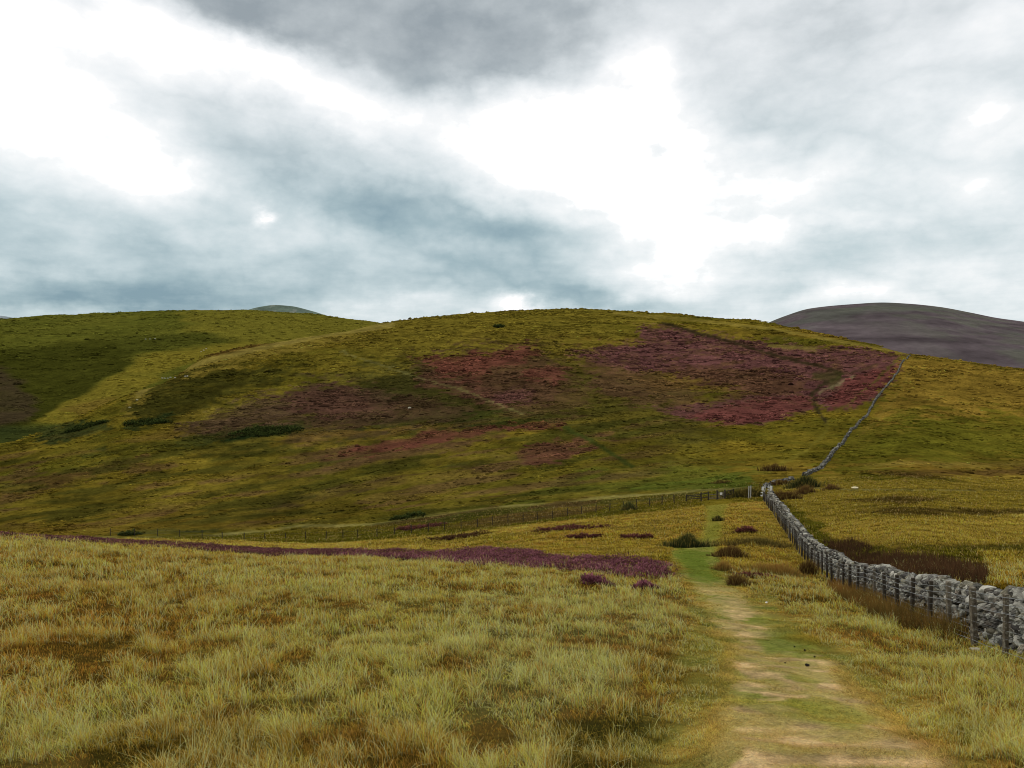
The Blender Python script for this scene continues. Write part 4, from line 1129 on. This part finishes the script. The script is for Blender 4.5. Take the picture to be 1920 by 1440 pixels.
for h in (.36, .6, .84, 1.08): bar('rail', up(A, h), up(B, h), .05, .08, M_post, leaf, 0 * O + O)
for p in (A, B): bar('stile', up(p, .08), up(p, 1.18), .07, .07, M_post, leaf, O)
bar('brace', up(A, .16), up(B, 1.04), .04, .07, M_post, leaf, O)
q = (A + B) / 2 + np.array((-.02, -.06, 0))
bar('sign', up(q, .72), up(q, 1.04), .36, .02, M_white, root, O)
tag(root, 'wooden gate with a small blank-looking white sign at the end of the grassy path', 'gate')
root = empty('rail_fence', gp['f']); O = np.array(gp['f'])
bar('post', up(gp['f'], -.2), up(gp['f'], 1.3), .17, .17, M_darkpost, root, O)
bar('rail', up(gp['e'], 1.12) + np.array((.1, 0, 0)), up(gp['f'], 1.12), .08, .1, M_darkpost, root, O)
bar('rail', up(gp['e'], .6) + np.array((.1, 0, 0)), up(gp['f'], .6), .08, .1, M_darkpost, root, O)
tag(root, 'short dark rail fence on the right side of the gate, above rushes', 'fence', 'rail fences beside the gate')
for px, h, lb in ((1403.6, 1.75, 'tall pale pole by the wall bend, left of the pair'), (1407.2, 1.8, 'tall pale pole by the wall bend, right of the pair')):
    p = at(px, 104); v, f = box_arrays((0, 0, -.2), (.05, 0, h), .11, .11)
    o = make_mesh('pole', v, f, None, False, M_pale, None); o.location = p
    tag(o, lb, 'pole', 'pale poles by the wall bend')
# pale wooden step stile over the wall at the bend
c = at(1440, 103); c[2] = float(height(c[0], c[1])); root = empty('step_stile', c); O = c.copy()
for sx, dx in ((-1, -.85), (1, .45)):
    for w in (-.3, .3):
        bar('side_rail', c + np.array((dx - .1 * sx, w, .1)), c + np.array((dx * .45, w, 1.75)), .1, .07, M_pale, root, O)
    for k in range(4):
        t = (k + .6) / 4.2
        m_ = np.array((dx - .1 * sx + (dx * .45 - dx + .1 * sx) * t, 0, .1 + 1.6 * t))
        bar('tread', c + m_ + np.array((-.16, 0, 0)) - np.array((0, .34, 0)), c + m_ + np.array((-.16, 0, 0)) + np.array((0, .34, 0)), .26, .06, M_pale, root, O)
bar('board', c + np.array((.28, -.40, .9)), c + np.array((.28, -.40, 1.7)), .34, .04, M_white, root, O)
bar('board', c + np.array((-.85, -.42, 1.1)), c + np.array((-.85, -.42, 1.6)), .3, .04, M_white, root, O)
tag(root, 'pale weathered wooden stile with light boards at the wall bend', 'stile')

# ------------------------------------------------------------------ sheep
def sheep_mesh():
    me = bpy.data.meshes.new('sheep')
    vs = [(0, 0, .62), (.26, 0, .63), (.45, 0, .66), (.58, 0, .72), (.70, 0, .66), (.80, 0, .58), (-.28, 0, .63), (-.45, 0, .62), (-.52, 0, .5)]
    rs = [.25, .24, .19, .12, .095, .055, .25, .18, .04]
    es = [(0, 1), (1, 2), (2, 3), (3, 4), (4, 5), (0, 6), (6, 7), (7, 8)]
    for sx, root_i in ((.34, 2), (-.36, 7)):
        for sy in (-1, 1):
            i = len(vs); back = -.05 if sx < 0 else .0
            vs += [(sx, sy * .12, .38), (sx + back, sy * .12, .2), (sx, sy * .12, .02)]; rs += [.07, .035, .035]
            es += [(root_i, i), (i, i + 1), (i + 1, i + 2)]
    for sy in (-1, 1):
        vs.append((.60, sy * .13, .74)); rs.append(.03); es.append((3, len(vs) - 1))
    me.from_pydata(vs, es, [])
    o = bpy.data.objects.new('sheep', me); COL.objects.link(o)
    sk = o.modifiers.new('s', 'SKIN'); o.modifiers.new('d', 'SUBSURF').levels = 1
    for i, sv in enumerate(me.skin_vertices[0].data): sv.radius = (rs[i], rs[i]); sv.use_root = (i == 0)
    dg = bpy.context.evaluated_depsgraph_get(); dg.update()
    m2 = bpy.data.meshes.new_from_object(o.evaluated_get(dg)); m2.name = 'sheep'
    bpy.data.objects.remove(o)
    m2.materials.clear(); m2.materials.append(M_wool)
    return m2
SM = sheep_mesh()
flock = [(273,637.5,1,'upper left flock on the left hill, leftmost sheep'),(281,637.5,1,'upper left flock on the left hill, middle sheep'),(291,636.5,1,'upper left flock on the left hill, rightmost sheep'),
 (377,661,1,'sheep by the brown strip, lowest of three'),(382,658.5,1,'sheep by the brown strip, middle of three'),(387,655.5,1,'sheep by the brown strip, highest of three'),
 (304.5,711,0,'white sheep at the left end of the line above the dark slope'),(309,711,0,'second white sheep from the left in the line above the dark slope'),(314.5,711,0,'third white sheep from the left in the line above the dark slope'),
 (320,709.5,0,'fourth white sheep from the left in the line above the dark slope'),(328.5,709.5,0,'fifth white sheep in the line above the dark slope, before a gap'),(347.5,708,0,'left sheep of the close pair at the right end of the line'),(351.5,707.5,0,'right sheep of the close pair at the right end of the line')]
for px, py, left, lb in flock:
    a = hit(px, py, height, 120, 700); l = hit(px, py, lheight, 300, 1000)
    okA = abs(720 - F * a[2] / a[1] - py) < 1.5
    p = a if okA else l
    o = bpy.data.objects.new('sheep', SM); COL.objects.link(o); o.location = p
    k = 1.05 if not okA else .9
    o.rotation_euler = (0, 0, rng.choice([0, math.pi]) + rng.normal(0, .4)); o.scale = (k, k, k)
    tag(o, lb if 'sheep' in lb.split(',')[0] or True else lb, 'sheep', 'white sheep grazing on the hills')
print('things', time.time() - T0)

# ------------------------------------------------------------------ sky, sun, camera
SUN_EL, SUN_AZ = math.radians(52), math.radians(-35)      # ahead of the camera, a little to the left
w = bpy.data.worlds.new('World'); sc.world = w; w.use_nodes = True
w.cycles.sampling_method = 'MANUAL'; w.cycles.sample_map_resolution = 256
nd, lk = w.node_tree.nodes, w.node_tree.links; nd.clear()
def mth(op, a, b=None, c=None, clamp=False):
    n = nd.new('ShaderNodeMath'); n.operation = op; n.use_clamp = clamp
    for i, v in enumerate((a, b, c)):
        if v is None: continue
        if isinstance(v, (int, float)): n.inputs[i].default_value = v
        else: lk.new(v, n.inputs[i])
    return n.outputs[0]
tc = nd.new('ShaderNodeTexCoord'); sep = nd.new('ShaderNodeSeparateXYZ'); lk.new(tc.outputs['Generated'], sep.inputs[0])
az = mth('ARCTAN2', sep.outputs[0], sep.outputs[1]); el = mth('ARCSINE', sep.outputs[2])
def noise(scale, detail, rough, zs=2.4, off=(0, 0, 0), dist=0.):
    mp = nd.new('ShaderNodeMapping'); mp.inputs['Scale'].default_value = (1, 1, zs); mp.inputs['Location'].default_value = off
    lk.new(tc.outputs['Generated'], mp.inputs[0])
    n = nd.new('ShaderNodeTexNoise'); n.inputs['Scale'].default_value = scale; n.inputs['Detail'].default_value = detail; n.inputs['Roughness'].default_value = rough; n.inputs['Distortion'].default_value = dist
    lk.new(mp.outputs[0], n.inputs['Vector']); return n
wn = noise(5.0, 5, .5, 1.7); wc = nd.new('ShaderNodeSeparateColor'); lk.new(wn.outputs['Color'], wc.inputs[0])
wn2 = noise(21.0, 5, .62, 1.5, (3, 1, 2)); wc2 = nd.new('ShaderNodeSeparateColor'); lk.new(wn2.outputs['Color'], wc2.inputs[0])
azw = mth('ADD', mth('MULTIPLY_ADD', wc.outputs[0], .17, -.085), mth('MULTIPLY_ADD', wc2.outputs[0], .034, -.017)); azw = mth('ADD', az, azw)
elw = mth('ADD', mth('MULTIPLY_ADD', wc.outputs[1], .11, -.055), mth('MULTIPLY_ADD', wc2.outputs[1], .03, -.015)); elw = mth('ADD', el, elw)
AE = nd.new('ShaderNodeCombineXYZ'); lk.new(azw, AE.inputs[0]); lk.new(elw, AE.inputs[1])
def blob(acc, px, py, rx, ry, rotd, amp, hard=0.):
    x, z = (px - 960) / F, (720 - py) / F
    a0 = math.atan(x); e0 = math.atan(z / math.sqrt(1 + x * x)); ca = math.cos(a0)
    mp = nd.new('ShaderNodeMapping'); mp.vector_type = 'TEXTURE'; lk.new(AE.outputs[0], mp.inputs['Vector'])
    mp.inputs['Location'].default_value = (a0, e0, 0); mp.inputs['Rotation'].default_value = (0, 0, -math.radians(rotd)); mp.inputs['Scale'].default_value = (rx / F * ca * ca, ry / F * ca, 1)
    dt = nd.new('ShaderNodeVectorMath'); dt.operation = 'DOT_PRODUCT'; lk.new(mp.outputs[0], dt.inputs[0]); lk.new(mp.outputs[0], dt.inputs[1])
    return mth('MULTIPLY_ADD', mth('POWER', .33, dt.outputs['Value']), amp, acc)
# brightness of the cloud sheet: + lets the white through, - is thick grey cloud   (rot: degrees, clockwise in the picture)
BLOBS = [
 (70,140,300,190,0,.62,.25), (420,215,150,60,35,-.07,.4), (600,320,260,46,22,-.03,.4), (250,210,80,26,0,-.12,.3), (40,60,90,40,0,-.1,.3), (330,90,170,60,20,.42,.2), (560,150,190,46,22,.48,.3), (290,310,80,70,0,.45,.4), (430,80,170,40,18,.34,.3),
 (160,140,90,30,8,-.26,.2), (130,15,60,26,10,-.35,.3),
 (700,15,620,110,4,-.56,.5), (800,150,120,50,8,-.22,.4), (300,-10,150,44,10,-.35,.4), (930,115,200,76,4,-.36,.4), (1060,40,170,80,-8,-.20,.4), (360,15,150,46,10,-.30,.4), (790,170,90,30,0,-.2,.3),
 (1080,240,290,84,-10,.72,.5), (1170,360,240,100,10,.55,.4), (1250,480,130,70,0,.45,.4), (1235,115,60,60,-30,.45,.3), (1340,300,130,80,30,.36,.4),
 (470,290,300,90,22,-.22,.4), (700,350,330,90,18,-.20,.4), (900,420,330,56,5,-.36,.6), (620,215,90,40,10,-.08,.3),(655,238,80,24,12,.22,.3),
 (80,430,440,120,0,-.26,.4), (150,544,520,40,2,-.62,.5), (1000,445,240,30,3,-.22,.4), (640,400,200,40,12,-.12,.4), (480,40,180,40,8,-.3,.4), (330,480,300,50,10,-.12,.3), (860,525,430,50,0,-.36,.4), (1160,555,170,24,0,-.46,.5), (620,585,500,14,0,.16,.4),(1222,262,46,18,0,-.45,.5),
 (1620,110,330,150,0,.0,.4), (1585,50,150,80,0,-.22,.4), (1420,190,170,56,22,-.22,.5), (1330,120,60,90,0,-.1,.3), (1700,330,330,90,0,.06,.4), (1860,240,120,40,-12,.3,.4),
 (1720,470,300,40,0,-.14,.4), (1560,555,260,22,0,.22,.4), (1500,430,220,24,-4,.25,.3), (1845,340,70,36,0,.3,.4), (1470,535,80,34,-20,-.16,.4), (1880,515,70,40,0,-.14,.4),
 (985,566,62,19,0,.95,.5), (467,432,16,14,0,.6,.4), (340,350,60,16,15,.2,.3), (1100,385,110,14,2,-.2,.4),
]
tot = 0.
for bl in BLOBS: tot = blob(tot, *bl)
n1 = noise(6.5, 7, .52, 1.8, (1.3, .4, .2), .1); n2 = noise(2.6, 4, .5, 2.0, (5, 2, 1))
tot = mth('ADD', tot, mth('MULTIPLY_ADD', n1.outputs['Fac'], .66, -.33))
tot = mth('ADD', tot, mth('MULTIPLY_ADD', n2.outputs['Fac'], .26, -.13))
n3 = noise(9.0, 5, .6, 7.0, (2, 7, .5)); lowk = nd.new('ShaderNodeMapRange'); lowk.inputs['From Min'].default_value = .22; lowk.inputs['From Max'].default_value = .08; lowk.inputs['To Max'].default_value = .55; lk.new(el, lowk.inputs[0])
tot = mth('MULTIPLY_ADD', mth('SUBTRACT', n3.outputs['Fac'], .5), lowk.outputs[0], tot)
bl = nd.new('ShaderNodeSeparateColor'); lk.new(n1.outputs['Color'], bl.inputs[0])      # rounded puffs with darker creases
tot = mth('ADD', tot, mth('MULTIPLY_ADD', mth('ABSOLUTE', mth('SUBTRACT', bl.outputs[1], .5)), 1.5, -.13))
bl2 = nd.new('ShaderNodeSeparateColor'); lk.new(wn2.outputs['Color'], bl2.inputs[0])
tot = mth('ADD', tot, mth('MULTIPLY_ADD', mth('ABSOLUTE', mth('SUBTRACT', bl2.outputs[2], .5)), .35, -.03))
Bv = mth('MULTIPLY_ADD', tot, .76, .675)
def ramp(pts):
    r = nd.new('ShaderNodeValToRGB'); r.color_ramp.interpolation = 'EASE' if False else 'LINEAR'
    while len(r.color_ramp.elements) < len(pts): r.color_ramp.elements.new(.5)
    for e, (p, c) in zip(r.color_ramp.elements, pts): e.position = p; e.color = (*lin(c), 1)
    lk.new(Bv, r.inputs[0]); return r.outputs[0]
high = ramp([(0, (148,158,164)), (.22, (178,186,190)), (.45, (212,218,221)), (.7, (238,241,243)), (.88, (254,254,254)), (1, (255,255,255))])
lowr = ramp([(0, (128,155,167)), (.22, (160,182,189)), (.45, (196,211,215)), (.7, (229,236,238)), (.9, (252,253,253)), (1, (255,255,255))])
k = nd.new('ShaderNodeMapRange'); k.interpolation_type = 'SMOOTHSTEP'
for a, v in (('From Min', math.radians(11)), ('From Max', math.radians(25))): k.inputs[a].default_value = v
lk.new(el, k.inputs[0])
mx = nd.new('ShaderNodeMix'); mx.data_type = 'RGBA'; lk.new(k.outputs[0], mx.inputs[0]); lk.new(lowr, mx.inputs[6]); lk.new(high, mx.inputs[7])
# the brightest gaps run over, as they do in the photograph
gl = nd.new('ShaderNodeMapRange'); gl.inputs['From Min'].default_value = .85; gl.inputs['From Max'].default_value = 1.5; gl.inputs['To Min'].default_value = 1.0; gl.inputs['To Max'].default_value = 1.9; lk.new(Bv, gl.inputs[0])
vs = nd.new('ShaderNodeVectorMath'); vs.operation = 'SCALE'; lk.new(mx.outputs[2], vs.inputs[0]); lk.new(gl.outputs[0], vs.inputs['Scale'])
sky = nd.new('ShaderNodeTexSky'); sky.sky_type = 'NISHITA'; sky.sun_disc = False; sky.sun_elevation = SUN_EL; sky.sun_rotation = SUN_AZ
bs = nd.new('ShaderNodeBackground'); lk.new(sky.outputs[0], bs.inputs[0]); bs.inputs[1].default_value = .06
bc = nd.new('ShaderNodeBackground'); lk.new(vs.outputs[0], bc.inputs[0]); bc.inputs[1].default_value = 1.06
ms = nd.new('ShaderNodeMixShader'); ms.inputs[0].default_value = .93; lk.new(bs.outputs[0], ms.inputs[1]); lk.new(bc.outputs[0], ms.inputs[2])
wo = nd.new('ShaderNodeOutputWorld'); lk.new(ms.outputs[0], wo.inputs[0])

sl = bpy.data.lights.new('sun', 'SUN'); sl.energy = 1.5; sl.angle = math.radians(10); sl.color = (1, .95, .86)
so = bpy.data.objects.new('sun', sl); COL.objects.link(so)
d = Vector((math.sin(SUN_AZ) * math.cos(SUN_EL), math.cos(SUN_AZ) * math.cos(SUN_EL), math.sin(SUN_EL)))
so.rotation_euler = d.to_track_quat('Z', 'Y').to_euler(); so.location = d * 50

cam = bpy.data.cameras.new('camera'); cam.sensor_width = 36; cam.lens = 36 * F / 1920; cam.clip_end = 20000; cam.clip_start = .05
co = bpy.data.objects.new('camera', cam); COL.objects.link(co); co.location = (0, 0, 0); co.rotation_euler = (math.radians(90), 0, 0)
sc.camera = co
sc.view_settings.view_transform = 'Standard'; sc.view_settings.look = 'None'; sc.view_settings.exposure = 0; sc.view_settings.gamma = 1
sc.cycles.pixel_filter_type = 'BLACKMAN_HARRIS'; sc.cycles.filter_width = 1.0
sc.cycles.max_bounces = 5; sc.cycles.diffuse_bounces = 3; sc.cycles.transparent_max_bounces = 4
print('done', time.time() - T0)
